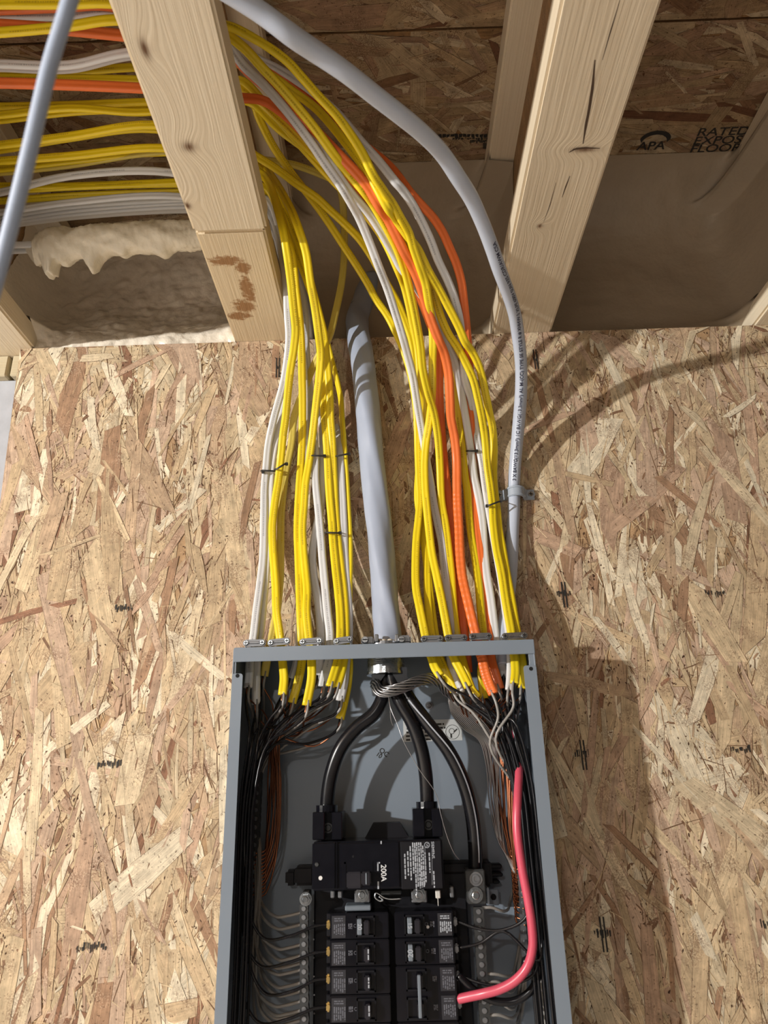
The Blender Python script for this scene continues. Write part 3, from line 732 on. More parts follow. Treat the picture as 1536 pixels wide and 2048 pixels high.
# ================================================================== BUS BASE (carries everything in the middle)
base = thing('breaker_bus_base', 'black plastic base with side arms holding the breakers and bus bars', 'breaker base')
MB().box((.092, -.030, ZB+.01), (.266, BK-.0004, -.752), .002).build('base_plate', 'matt_plastic', base)
m = MB(); a = PY(746, 1646, -.03); b = PY(800, 1670, -.03)
m.prism([(a[0]-.012, b[2]-.006), (a[0], a[2]), (b[0], a[2]), (b[0]+.012, b[2]-.006)], (0, -.034, 0), (1, 0, 0), (0, 0, 1), (0, 1, 0), .0285)
m.build('rear_bridge', 'matt_plastic', base)
for x0, x1, y0, y1 in ((570, 628, 1732, 1772), (884, 985, 1722, 1775)):
    m = MB(); pbox(m, x0+18, y0, x1, y1, -.030, BK-.0004, .003, 2) if x0 < 700 else pbox(m, x0, y0, x1, y1, -.028, BK-.0004, .003, 2)
    if x0 < 700: pbox(m, x0, y0+8, x0+22, y1, -.022, BK-.0004, .003, 2)
    else:
        for q in ((980, 1728, 1004, 1738), (980, 1745, 1006, 1754), (985, 1760, 1000, 1768)): pbox(m, *q, -.022, BK-.0004, .0015)
    m.build('side_arm', 'matt_plastic', base)
def hexbolt(m, c, r, h, washer=True):
    c = np.array(c, float)
    if washer: m.ring(c, (0, -1, 0), r*.3, r*1.22, .0012)
    m.cyl(c, c+np.array([0, -h, 0]), r, r*.94, n=6); m.cyl(c+np.array([0, -h, 0]), c+np.array([0, -h-.0005, 0]), r*.62, r*.5, n=16)
    m.ring(c+np.array([0, -h-.0002, 0]), (0, -1, 0), r*.36, r*.5, .0006, 16)
    return m
for x in (724, 838):
    m = MB(); pbox(m, x-15, 1780, x+16, 1806, -.052, -.020, .001)
    bb = m.build('bus_tab', 'dull_zinc', base)
    hexbolt(MB(), PY(x, 1789, -.053), .0062, .005).build('hex_bolt', 'zinc', bb)
m = MB(); pbox(m, 762, 1780, 803, 1790, -.048, -.030, .001); m.build('bus_link', 'dark_metal', base)
wire('spring_clip', [PY(x, y, -.060) for x, y in [(803, 1797), (780, 1798), (768, 1795), (758, 1788), (752, 1786), (750, 1794), (760, 1802), (766, 1800), (758, 1793)]], .0009, 'zinc', base)
m = MB(); pbox(m, 690, 1811, 742, 1822, -.056, -.03, .001); m.build('row_label', 'gray_plastic', base)
m = MB()
for x0 in (661, 676): pbox(m, x0, 1781, x0+8, 1797, -.052, -.03, .001)
m.build('bus_stab', 'dull_zinc', base)
m = MB(); pbox(m, 900, 1773, 908, 1796, -.045, -.03, .001); m.build('bus_stab', 'dull_zinc', base)
m = MB()
for k in range(9): m.cyl(PY(626.5+.4*k, 1842+37*k, -.0301), PY(626.5+.4*k, 1842+37*k, -.0305), .0009, n=8)
m.build('base_rivet', 'dull_zinc', base)
wt = thing('white_tag', 'thin white paint run on the right corner of the main breaker', 'paint drip')
m = MB(); pbox(m, 871, 1780, 881, 1797, -.062, -.060, .0008); pbox(m, 875.5, 1796, 877, 1812, -.0615, -.0605, .0003); m.build('drip', plain('white_drip', (.62, .6, .56), .5, var=.2, scale=300), wt)

# ================================================================== BRANCH BREAKERS
BP = 0.02545
Z1 = -0.7862
def branch(side, row, label, poles=1, tab=None, style=0):
    t = thing('branch_breaker', label, 'circuit breaker', group='branch breakers in the panel')
    sg = 1 if side == 'l' else -1; x0 = .1085 if side == 'l' else .2518
    Xs = lambda s: x0+sg*s
    zt = Z1-row*BP-.0004; zb_ = Z1-(row+poles)*BP+.0004
    MB().box((Xs(.0045), -.060, zb_), (Xs(.0685), -.0304, zt), .0009, 2).build('body', 'black_plastic', t)
    MB().box((Xs(0), -.050, zb_+.001), (Xs(.006), -.0304, zt-.001), .0008).build('terminal_end', 'matt_plastic', t)
    for p in range(poles):
        zz = zt-p*BP; zc = zz-BP/2; rr = random.Random(row*7+p+(50 if side == 'r' else 0))
        hs = (.033, .052) if side == 'l' else (.036, .0565)
        m = MB().box((Xs(hs[0]), -.0635, zz-.0225), (Xs(hs[0]+.0014), -.059, zz-.0028)).box((Xs(hs[1]), -.0635, zz-.0225), (Xs(hs[1]+.0014), -.059, zz-.0028)).box((Xs(hs[0]), -.0635, zz-.0045), (Xs(hs[1]+.0014), -.059, zz-.0028)).box((Xs(hs[0]), -.0635, zz-.0225), (Xs(hs[1]+.0014), -.059, zz-.0208))
        m.build('handle_surround', 'matt_plastic', t)
        s0 = .0415 if side == 'l' else .0405
        MB().box((Xs(s0), -.071, zz-.0195), (Xs(s0+.0065), -.060, zz-.0060), .0012, 2).build('handle', 'handle', t)
        lab = (.0065, .0215)
        MB().box((Xs(lab[0]), -.0604, zz-.0235), (Xs(lab[1]), -.0598, zz-.0022), .0001).build('rating_label', plain('label_black', (.02, .02, .026), .55) if 'lb' not in MAT else MAT['lb'], t)
        m = MB(); xl = min(Xs(lab[0]+.001), Xs(lab[1]-.001)); L = .0128
        br = style == 1
        text_lines(m, (xl+L*.12, -.0604, zz-.0055), (1, 0, 0), (0, 0, 1), (0, -.0002, 0), 2, L*.8, .0021, .0011, rr, .1)
        for c in range(6): text_lines(m, (xl+.0012+c*.0022, -.0604, zz-.0095), (0, 0, -1), (1, 0, 0), (0, -.0002, 0), 1, .0135, .002, .0013, rr, .3)
        m.build('label_print', 'print_white' if br else 'print_dim', t)
        m = MB(); sx = .0235 if side == 'l' else .0255
        for c in range(3): text_lines(m, (Xs(sx+.001+c*.0016), -.0602, zc+.003), (0, 0, -1), (1, 0, 0), (0, -.0002, 0), 1, .0055, .002, .001, rr, .15)
        if poles == 1: m.ring((Xs(sx+.0085), -.0603, zc+.0005), (0, -1, 0), .0013, .0017, .0001, 16)
        m.build('mark_print', 'print_dim', t)
        if tab:
            ts = .0345 if side == 'l' else .0495
            tb = MB().box((Xs(ts), -.068, zz-.0200), (Xs(ts+.0052), -.060, zz-.0048), .0008).build('amp_tab', 'gray_plastic', t)
            xb = min(Xs(ts), Xs(ts+.0052))
            up = -1 if tab != '20r' else 1
            if tab == '20r': lettering('20', .0078, (xb+.0049, -.068, zz-.0165), (0, 0, 1), (-1, 0, 0), 'print_white', tb, (0, -.0002, 0))
            else: lettering(tab, .0062, (xb+.0008, -.068, zz-.0090), (0, 0, -1), (1, 0, 0), 'print_white', tb, (0, -.0002, 0))
        elif poles == 1:
            m = MB(); text_lines(m, (Xs(.0455), -.0712, zz-.007), (0, 0, -1), (1, 0, 0), (0, -.0001, 0), 1, .011, .002, .0014, rr, .2)
            m.build('handle_print', 'print_white', t)
        # clamp terminal
        c = np.array([Xs(.0022), -.0505, zc+.001])
        mt = 'brass' if side == 'l' else 'dull_zinc'
        MB().box((min(c[0]-.0022, c[0]+.0022), -.0535, c[2]-.0045), (max(c[0]-.0022, c[0]+.0022), -.0500, c[2]+.0045), .0012, 2).cyl(c+np.array([0, -.003, .0005]), c+np.array([0, -.0046, .0005]), .0021, n=12).build('terminal_screw', mt, t)
    if style == 1:
        c = (Xs(.0325), -.0602, zt-.0150); MB().cyl(c, (c[0], -.0608, c[2]), .0016, n=12).build('white_dot', plain('dot', (.6, .6, .6), .5), t)
    if poles == 2:
        MB().box((Xs(.0425), -.0735, zb_+.006), (Xs(.0460), -.0700, zt-.006), .0006).build('handle_tie', 'gray_plastic', t)
    return t
MAT['lb'] = plain('label_black', (.02, .02, .026), .55)
branch('l', 0, 'black breaker with a grey 20 tab, top of the left column', tab='20')
branch('l', 1, 'black breaker below the grey 20 tab breaker, second of the left column')
branch('l', 2, 'black single breaker, third of the left column')
branch('l', 3, 'black single breaker, fourth of the left column at the bottom of the picture')
branch('l', 4, 'black single breaker, fifth of the left column cut by the bottom edge')
branch('r', 0, 'black breaker with bright white label and 15 tab, top of the right column', tab='15', style=1)
branch('r', 1, 'black breaker with a tall grey 20 tab, second of the right column', tab='20r')
branch('r', 2, 'two pole black breaker with a handle tie, fed by the thick red wire', poles=2)
branch('r', 4, 'black single breaker, below the two pole breaker at the bottom edge')

# ================================================================== NEUTRAL AND GROUND BARS
def bar(name, label, p0, p1, wdt, thick, n, mat, r, start=0.0, rough=True, col='dull_zinc'):
    """terminal bar from p0 (top) to p1, its screws as separate parts"""
    t = thing(name, label, 'terminal bar', group='terminal bars in the panel')
    p0 = np.array(p0); p1 = np.array(p1); ax = (p1-p0)/np.linalg.norm(p1-p0); L = np.linalg.norm(p1-p0)
    sd = np.cross(ax, [0, 1, 0]); sd /= np.linalg.norm(sd)
    poly = []
    pitch = (L-start)/n
    for sg in (1, -1):
        seq = range(n*4+1) if sg == 1 else range(n*4, -1, -1)
        for k in seq:
            s = start+pitch*k/4 if k else 0
            poly.append((s, sg*wdt/2*(1-(.10 if k % 4 == 0 else 0))))
    MB().prism(poly, p0+np.array([0, -thick, 0]), ax, sd, (0, 1, 0), thick).build('bar', mat, t)
    me = None
    for k in range(n):
        c = p0+ax*(start+pitch*(k+.5))+np.array([0, -thick, 0])
        if me is None:
            m = MB().cyl((0, .0006, 0), (0, -.0012, 0), r, r*.85, n=14).ring((0, -.0011, 0), (0, -1, 0), r*.35, r*.62, .0003, 14)
            o = m.build('screw', col, t); me = o.data
        else:
            o = bpy.data.objects.new('screw', me); LINK(o); o.parent = t
        o.location = c; o.rotation_euler = (0, (k*1.3) % 3, 0)
    return t
nb = bar('neutral_bar', 'long neutral bar left of the breakers under a hex bolt', PY(609.5, 1806, -.042), PY(611, 2200, -.042), .0095, .009, 21, 'dark_metal', .0028)
hexbolt(MB(), PY(611.5, 1798, -.052), .0056, .005).build('hex_bolt', 'zinc', nb)
MB().box(PY(604, 1783, -.050), PY(619, 1806, -.050)+np.array([0, .02, 0]), .001).build('bar_end', 'dark_metal', nb)
nb2 = bar('neutral_bar', 'long neutral bar right of the breakers below the square lug', PY(955, 1812, -.042), PY(978, 2200, -.042), .0115, .009, 21, 'dark_metal', .0030)
lug = thing('neutral_lug', 'square aluminium lug with two bolts under the striped black conductor', 'wire lug')
m = MB(); pbox(m, 933, 1739, 971, 1808, -.055, -.026, .0012, 2); m.build('lug_block', 'dark_metal', lug)
c = PY(952, 1758, -.0552); MB().ring(c, (0, -1, 0), .0052, .0072, .0006).cyl(c, c+np.array([0, -.0006, 0]), .0050).ring(c+np.array([0, -.0006, 0]), (0, -1, 0), .0026, .0042, .0008).build('socket_screw', 'dull_zinc', lug)
hexbolt(MB(), PY(951, 1790, -.0552), .0066, .0045).build('hex_bolt', 'zinc', lug)
m = MB(); pbox(m, 974, 1775, 979, 1810, -.050, -.028, .0008); pbox(m, 972, 1778, 998, 1811, -.022, -.0195, .001); m.build('mounting_ear', 'enamel', lug)
c = PY(987, 1794, -.0222); MB().cyl(c, c+np.array([0, -.0002, 0]), .0033, n=18).build('ear_hole', plain('ear_hole_shadow', (.004, .004, .005), .9), lug)
gb = bar('ground_bar', 'dark ground bar under the black wires at the left side', PY(518, 1545, -.016), PY(505, 1842, -.016), .0100, .010, 17, 'dark_metal', .0026)
m = MB(); pbox(m, 495, 1864, 514, 1904, -.024, -.0046, .001); g2 = m.build('lower_block', 'dark_metal', gb)
for y in (1875, 1893):
    c = PY(503, y, -.0242); MB().cyl(c, c+np.array([0, -.0012, 0]), .0024, .002, n=12).build('block_screw', 'zinc', g2)
gb2 = bar('ground_bar', 'bright screwed ground bar behind the wires at the right side', PY(1032, 1560, -.016), PY(1050, 1910, -.016), .0100, .010, 19, 'dull_zinc', .0026)

# ================================================================== CABLE CLAMPS ON THE TOP OF THE BOX
YC = -0.055
def clamp(px, py, w, label, tilt=0.0, bright=False):
    t = thing('cable_clamp', label, 'cable clamp', group='cable clamps along the top of the panel')
    k = 1/1620.0; yf = YC-.012
    c = PY(px, py, yf); hw = w*k/2
    z = c[2]
    poly = []
    for sg in (1, -1):
        for i in range(9):
            a = math.pi/2*sg - sg*math.pi*i/8 if sg == 1 else -math.pi/2-math.pi*i/8
            poly.append((sg*(hw-.0042)+.0042*math.cos(a), .0042*math.sin(a)))
    mt = 'zinc' if bright else 'dull_zinc'
    dz = math.tan(tilt)
    m = MB().prism(poly, (c[0], yf-.0012, z), (1, 0, dz), (0, 0, 1), (0, 1, 0), .0024)
    m.box((c[0]-hw*.45, yf-.0022, z-.0014), (c[0]+hw*.45, yf-.0010, z+.0014), .0005)
    m.build('strap', mt, t)
    for sg in (-1, 1):
        q = np.array([c[0]+sg*(hw-.0042), yf-.0012, z+sg*(hw-.0042)*dz])
        m = MB().cyl(q, q+np.array([0, -.0024, 0]), .0034, .0027, n=14)
        s_ = m.build('screw', 'zinc', t)
        m = MB().box(q+np.array([-.0022, -.0028, -.0004]), q+np.array([.0022, -.0023, .0004])).box(q+np.array([-.0004, -.0028, -.0022]), q+np.array([.0004, -.0023, .0022]))
        m.build('slot', 'matt_plastic', s_)
    # saddle behind the cables and the threaded sleeve through the box top
    m = MB().box((c[0]-hw*.95, YC+.009, ZT+.0002), (c[0]+hw*.95, YC+.013, ZT+.011), .001)
    for sg in (-1, 1): m.box((c[0]+sg*hw-.0008-sg*.0030, yf+.0005, ZT+.0001), (c[0]+sg*hw+.0008-sg*.0030, YC+.011, ZT+.0085), .0004)
    m.ring((c[0], YC-.001, ZT+.0001), (0, 0, 1), .0095, .0125, .0035, 24)
    m.build('saddle', mt, t)
    MB().ring((c[0], YC-.001, ZT-.0065), (0, 0, 1), .0098, .0135, .0045, 8).build('locknut', 'dull_zinc', t)
    return t
clamp(509, 1286, 46, 'leftmost cable clamp on the panel top holding two white cables')
clamp(558, 1284, 46, 'cable clamp second from left holding yellow cables', .08)
clamp(622, 1283, 47, 'cable clamp third from left holding yellow and white cables', .05)
clamp(686, 1281, 40, 'cable clamp just left of the big grey feeder', .12)
clamp(864, 1278, 46, 'first cable clamp right of the big grey feeder')
clamp(912, 1276, 46, 'second cable clamp right of the feeder beside the white cable')
clamp(961, 1273, 46, 'cable clamp gripping the orange cables')
clamp(1029, 1272, 52, 'bright tilted cable clamp at the right end of the panel top', .03, True)
# big feeder connector
fc = thing('feeder_connector', 'large metal connector where the fat grey feeder enters the panel', 'cable connector')
cx = PY(770, 1280, -.052)[0]
m = MB().ring((cx, -.052, ZT+.0002), (0, 0, 1), .0195, .0255, .008, 36)
for px in (752, 793): pbox(m, px-3, 1268, px+5, 1284, -.079, -.074, .001)
m.build('body', 'dull_zinc', fc)
m = MB(); pbox(m, 722, 1273, 748, 1289, -.078, -.060, .002, 2); pbox(m, 795, 1270, 822, 1286, -.078, -.060, .002, 2); m.build('saddle', 'dull_zinc', fc)
for px, py in ((730, 1280), (803, 1279)):
    q = PY(px, py, -.0785); s_ = MB().cyl(q, q+np.array([0, -.003, 0]), .0045, .0036, n=16).build('screw', 'zinc', fc)
    MB().box(q+np.array([-.003, -.0034, -.0005]), q+np.array([.003, -.0029, .0005])).build('slot', 'matt_plastic', s_)
m = MB().ring((cx, -.052, ZT-.0275), (0, 0, 1), .0195, .0225, .026, 36)
for k in range(7): m.ring((cx, -.052, ZT-.0262+.0022*k), (0, 0, 1), .0222, .0231, .0011, 36)
m.build('threaded_sleeve', 'zinc', fc)
MB().ring((cx, -.052, ZT-.0300), (0, 0, 1), .0180, .0236, .0032, 36).build('bushing', 'zinc', fc)
m = MB(); rg = random.Random(2)
for k in range(26):
    a = rg.uniform(math.pi, 2*math.pi); q = np.array([cx+.0215*math.cos(a), -.052+.0215*math.sin(a), ZT+.009])
    bm = bmesh.new(); bmesh.ops.create_icosphere(bm, subdivisions=1, radius=rg.uniform(.0015, .0032)); bm.verts.index_update()
    m.add([q+np.array(v.co)*np.array([1.3, 1, .7])*rg.uniform(.8, 1.2) for v in bm.verts], [[v.index for v in f.verts] for f in bm.faces]); bm.free()
pt = m.build('sealing_putty', 'putty', fc, True); pt['kind'] = 'stuff'

# ================================================================== CABLES
def route(pts, o=0.0, yend=None):
    """pixels + depth anchors -> world points. flags: 'W' leaves the joist web, 'L' where it drops below
    the joists; after that the run lies against the wall board and goes through the top of the box."""
    px = np.array([p[:2] for p in pts], float)
    s = np.concatenate([[0], np.cumsum(np.linalg.norm(np.diff(px, axis=0), axis=1))])
    A = {}
    for i, p in enumerate(pts):
        f = p[2] if len(p) > 2 else None
        if f == 'W': A[i] = min(PX(p[0], p[1], .024)[1], -.03)
        elif f == 'L': A[i] = PZ(p[0], p[1], .012)[1]+o*.4
        elif isinstance(f, (int, float)): A[i] = f
        if f is None:
            y = p[1]
            if 880 <= y < 1060: A[i] = -.014+o*.8
            elif 1060 <= y < 1200: A[i] = -.014+(YC+.014)*((y-1060)/200)**1.3+o*.8
            elif 1200 <= y < 1300: A[i] = -.014+(YC+.014)*min(1, ((y-1060)/200))**1.3+o*.6
    if yend is not None: A[len(pts)-1] = yend
    ks = sorted(A); Y = np.interp(s, s[ks], [A[k] for k in ks])
    for _ in range(2):
        Z = Y.copy(); Z[1:-1] = .25*Y[:-2]+.5*Y[1:-1]+.25*Y[2:]
        for i in range(len(Y)):
            f = pts[i][2] if len(pts[i]) > 2 else None
            if f in ('W',) or isinstance(f, (int, float)): Z[i] = Y[i]
        Y = Z
    return [PY(px[i, 0], px[i, 1], Y[i]) for i in range(len(pts))]
rgc = random.Random(21)
def flat_cable(name_label, group, col, pts, o=0.0, row=None, a=.0055, b=.0028, yend=None, twist=None, prt=True, z_row=None, ripple=False):
    t = thing('electrical_cable', name_label, 'cable', group=group)
    P = route(pts, o, yend)
    P0 = P
    if row is not None:
        zw = z_row if z_row is not None else min(max(P[0][2], .085), .17)
        left = [PZ(x, y, zw) for x, y in row]                # first = left of frame, last = beside the joist
        yw = .5*left[-1][1]+.5*P[0][1]
        P = left+[np.array([-.006, yw, .5*zw+.5*P[0][2]])]+P
    C = catmull(P, 14 if ripple else 7)
    tw = twist
    if tw is None:
        ph, am = rgc.uniform(0, 6.28), rgc.uniform(.05, .22); tw = lambda f: am*math.sin(f*7+ph)
    C[:, :] = C
    sheath = newobj('sheath', *sweep(C, (lambda i, f: stadium(a*(1+(.035*math.sin(i*1.9) if f > .72 else 0)), b*(1+(.16*math.sin(i*1.9) if f > .72 else 0)), 5, b*.16)) if ripple else stadium(a, b, 5, b*.16), (0, -1, -.3), tw), col, t, True)
    if prt and col != 'orange':
        T, Nn, B = frames(C, (0, -1, -.3)); L = np.concatenate([[0], np.cumsum(np.linalg.norm(np.diff(C, axis=0), axis=1))])
        m = MB(); s = L[-1]*.05; rr = random.Random(len(name_label)*7+len(pts))
        side = rr.choice((-.35, 0, .3))
        while s < L[-1]*.97:
            run = rr.uniform(.05, .13); e = min(s+run, L[-1]*.98)
            while s < e:
                l = rr.uniform(.0012, .0022); i = int(np.searchsorted(L, s))-1; i = max(0, min(i, len(C)-2)); f = (s-L[i])/(L[i+1]-L[i]+1e-9)
                c = C[i]+(C[i+1]-C[i])*f; an = tw(s/L[-1]) if tw else 0
                nn = Nn[i]*math.cos(an)+B[i]*math.sin(an); bb = B[i]*math.cos(an)-Nn[i]*math.sin(an)
                q = c+nn*(b*.985+.00012)+bb*a*side; hh = rr.uniform(.0005, .0010)
                m.add([q-bb*hh, q+T[i]*l-bb*hh, q+T[i]*l+bb*hh, q+bb*hh], [(0, 1, 2, 3)])
                s += l+rr.uniform(.0006, .0014)
            s = e+rr.uniform(.03, .09)
        m.build('jacket_print', {'yellow': 'ink_yellow', 'old_yellow': 'ink_yellow'}.get(col, 'ink_pale'), t)['kind'] = 'stuff'
    return t, P0
GL, GR_ = 'cables of the left bundle', 'cables of the right bundle'
CB = {}
def row(y0, y1, y2): return [(-90, y0+(y0-y1)*.4), (0, y0), (140, y1), (min(210+y2*.38, 375), y2)]
CB['L1'] = flat_cable('white cable at the far left of the left bundle, running down to the leftmost clamp', GL, 'white',
    [(540, 430, 'W'), (556, 470), (566, 525), (573, 575, 'L'), (575, 625), (578, 676), (574, 722), (567, 765), (548, 836), (537, 888), (532, 941), (529, 976), (528, 1030), (526, 1118), (520, 1171), (513, 1224), (508, 1268), (503, 1300, -.058), (500, 1323), (498, 1357), (496, 1375)], -.006, row(385, 352, 345), yend=-.066)
CB['L2'] = flat_cable('second white cable tucked behind the far left white one', GL, 'white',
    [(545, 460, 'W'), (562, 510), (574, 560), (583, 620), (586, 680), (580, 740), (571, 800), (556, 860), (545, 920), (540, 978), (535, 1100), (528, 1188), (521, 1259), (515, 1300, -.05), (513, 1323), (512, 1375), (512, 1409)], 0, row(425, 405, 393), yend=-.052, prt=False)
CB['L3'] = flat_cable('yellow cable with dense black print just right of the white cables', GL, 'yellow',
    [(520, 345, 'W'), (535, 362), (544, 380), (556, 422), (566, 461, 'L'), (574, 507), (581, 558), (587, 617), (591, 660), (588, 695), (581, 739), (576, 783), (571, 836), (566, 872), (562, 915), (557, 959), (550, 1004), (545, 1048), (545, 1083), (547, 1118), (551, 1171), (553, 1224), (559, 1268), (565, 1323, -.062), (568, 1357), (565, 1389)], -.012, row(322, 312, 296), yend=-.074)
CB['L4'] = flat_cable('faded yellow cable crossing behind the left bundle from the rim pocket', GL, 'old_yellow',
    [(530, 320, 'W'), (590, 330), (640, 348), (670, 362, -.14), (683, 388, -.11), (688, 448, -.085), (688, 515, -.07), (683, 566, -.06), (671, 625, -.055), (659, 672, -.05), (644, 700, -.045), (628, 730, -.035), (611, 772), (588, 836), (583, 888), (572, 941), (566, 986), (562, 1030), (561, 1083), (560, 1153), (555, 1210), (547, 1262), (538, 1300, -.045), (532, 1330), (528, 1352)], .004, row(345, 330, 303), yend=-.04)
CB['L6'] = flat_cable('bright yellow cable sweeping in front at the middle of the left bundle', GL, 'yellow',
    [(525, 330, 'W'), (545, 355), (561, 380), (575, 405), (587, 430), (600, 465, 'L'), (612, 505), (621, 566), (630, 617), (637, 668), (641, 704), (639, 748), (634, 792), (629, 836), (624, 880), (618, 924), (611, 968), (608, 1013), (605, 1057), (607, 1101), (611, 1145), (614, 1180), (613, 1224), (617, 1268), (621, 1300, -.066), (623, 1323), (623, 1357), (613, 1411)], -.016, row(338, 322, 305), yend=-.076)
CB['L7'] = flat_cable('yellow cable straight down left of the sweeping bright yellow one', GL, 'yellow',
    [(525, 345, 'W'), (545, 385), (562, 430), (576, 480), (585, 515, 'L'), (592, 580), (598, 630), (601, 660), (603, 704), (604, 748), (605, 792), (605, 836), (604, 880), (602, 924), (599, 968), (596, 1021), (595, 1065), (597, 1118), (599, 1171), (601, 1224), (603, 1268), (605, 1300, -.048), (604, 1323), (596, 1365), (584, 1406)], -.008, row(300, 276, 258), yend=-.05)
CB['L8'] = flat_cable('yellow cable on the right of a close pair above the fourth clamp', GL, 'yellow',
    [(528, 355, 'W'), (560, 405), (590, 470), (612, 530), (627, 585, 'L'), (640, 634), (648, 669), (653, 713), (657, 757), (660, 800), (661, 836), (664, 871), (666, 915), (668, 959), (670, 1004), (673, 1048), (676, 1083), (682, 1136), (687, 1180), (690, 1224), (691, 1268), (690, 1300, -.06), (687, 1323), (682, 1348), (673, 1375)], -.010, row(372, 372, 364), yend=-.07)
CB['L9'] = flat_cable('yellow cable on the left of a close pair above the fourth clamp', GL, 'yellow',
    [(532, 375, 'W'), (560, 430), (590, 500), (615, 565), (632, 615, 'L'), (642, 670), (648, 740), (648, 783), (648, 827), (652, 871), (655, 915), (657, 959), (660, 1004), (664, 1048), (666, 1083), (671, 1136), (676, 1180), (680, 1224), (681, 1268), (679, 1300, -.064), (675, 1323), (668, 1348), (660, 1373)], -.013, row(382, 374, 368), yend=-.073)
CB['L10'] = flat_cable('thin edge-on yellow cable nearest the grey feeder', GL, 'yellow',
    [(535, 385, 'W'), (570, 440), (605, 520), (630, 590), (645, 650, 'L'), (659, 700), (666, 730), (675, 765), (682, 801), (684, 836), (687, 871), (690, 915), (693, 959), (696, 1013), (699, 1065), (700, 1118), (699, 1171), (698, 1224), (696, 1268), (698, 1300, -.045), (699, 1330), (696, 1365), (690, 1396), (680, 1438)], -.002, row(402, 392, 384), yend=-.045, twist=lambda f: 1.0 if f < .85 else 1.0-(f-.85)*6)
CB['L11'] = flat_cable('white cable slanting to the right in front of the crossing white one', GL, 'white',
    [(535, 400, 'W'), (560, 460), (585, 530), (603, 590), (611, 650, 'L'), (612, 690), (616, 740), (622, 800), (627, 860), (631, 915), (631, 959), (636, 1013), (641, 1065), (645, 1118), (650, 1171), (655, 1224), (660, 1268), (660, 1300, -.05), (657, 1323), (648, 1357), (645, 1373)], -.012, row(432, 412, 398), yend=-.055)
CB['L12'] = flat_cable('white cable crossing to the left behind its white neighbour', GL, 'white',
    [(538, 410, 'W'), (566, 470), (595, 550), (612, 620), (622, 690, 'L'), (632, 760), (643, 836), (646, 888), (646, 924), (645, 978), (641, 1013), (631, 1065), (625, 1109), (627, 1153), (637, 1206), (642, 1268), (642, 1300, -.046), (640, 1325), (636, 1350)], -.003, row(440, 420, 404), yend=-.04, prt=False)
CB['L13'] = flat_cable('white cable at the right edge of the left bundle beside the feeder', GL, 'white',
    [(540, 420, 'W'), (575, 490), (610, 580), (632, 660), (645, 720, 'L'), (655, 780), (664, 818), (671, 853), (678, 888), (681, 924), (683, 968), (685, 1004), (687, 1048), (689, 1101), (692, 1145), (695, 1188), (697, 1232), (697, 1268), (695, 1300, -.05), (692, 1323), (688, 1365), (680, 1402)], -.007, row(446, 428, 412), yend=-.055, prt=False)
CB['L14'] = flat_cable('narrow white cable edge-on at the left side of the third clamp', GL, 'white',
    [(545, 435, 'W'), (568, 500), (588, 570), (600, 640), (606, 700), (612, 780), (612, 860), (610, 940), (606, 1000), (603, 1080), (602, 1160), (600, 1220), (597, 1262), (594, 1300, -.04), (590, 1330), (582, 1356)], .003, row(452, 434, 420), yend=-.035, prt=False, twist=lambda f: 1.1)

CB['R1'] = flat_cable('lower yellow cable arching out of the joist to the first clamp right of the feeder', GR_, 'yellow',
    [(509, 310, 'W'), (552, 337), (595, 369), (634, 396), (662, 422), (690, 448), (719, 478), (742, 511), (754, 532, 'L'), (778, 575), (795, 605), (810, 640), (825, 685), (831, 728), (835, 777), (844, 826), (842, 890), (838, 940), (836, 1000), (846, 1060), (854, 1097), (855, 1155), (857, 1214), (862, 1266), (869, 1300, -.055), (879, 1318), (890, 1342), (904, 1372), (909, 1382)], .002, row(290, 272, 250), yend=-.06)
CB['R2'] = flat_cable('yellow cable bulging furthest left in the right bundle near its clamp', GR_, 'yellow',
    [(500, 195, 'W'), (520, 240), (545, 290), (575, 335), (607, 377), (639, 419), (661, 451), (683, 485), (712, 529), (737, 570), (751, 597, 'L'), (774, 630), (792, 665), (808, 703), (822, 750), (832, 810), (835, 855), (836, 894), (838, 953), (840, 999), (837, 1038), (833, 1077), (831, 1126), (832, 1175), (839, 1214), (850, 1268), (857, 1300, -.062), (863, 1315), (870, 1335), (881, 1352)], -.008, row(240, 224, 216), yend=-.078)
CB['R3a'] = flat_cable('bright white cable at the left front of the right bundle', GR_, 'white',
    [(455, 95, 'W'), (490, 134), (525, 167), (556, 201), (588, 240), (625, 290), (654, 333), (681, 371, 'L'), (700, 402), (718, 435), (737, 480), (757, 532), (774, 575), (790, 624), (805, 673), (815, 709), (825, 748), (833, 797), (841, 846), (850, 900), (862, 970), (868, 1009), (876, 1048), (884, 1087), (888, 1126), (892, 1165), (897, 1214), (902, 1266), (901, 1300, -.05), (902, 1325), (909, 1358), (922, 1386)], -.012, row(128, 130, 106), yend=-.062)
CB['R3b'] = flat_cable('white cable lying above its bright twin then passing behind the orange cable', GR_, 'white',
    [(462, 92, 'W'), (497, 130), (532, 163), (565, 198), (597, 240), (633, 288), (662, 330), (686, 365, 'L'), (710, 395), (739, 429), (766, 470), (786, 505), (803, 538), (825, 562), (841, 587), (857, 612), (876, 650), (893, 690), (907, 718), (917, 758), (928, 816), (936, 865), (942, 904), (948, 953), (953, 975), (960, 1009), (965, 1048), (968, 1097), (973, 1145), (981, 1194), (990, 1266), (995, 1300, -.045), (1001, 1325), (1009, 1350), (1018, 1370)], -.004, row(134, 137, 112), yend=-.045, prt=False)
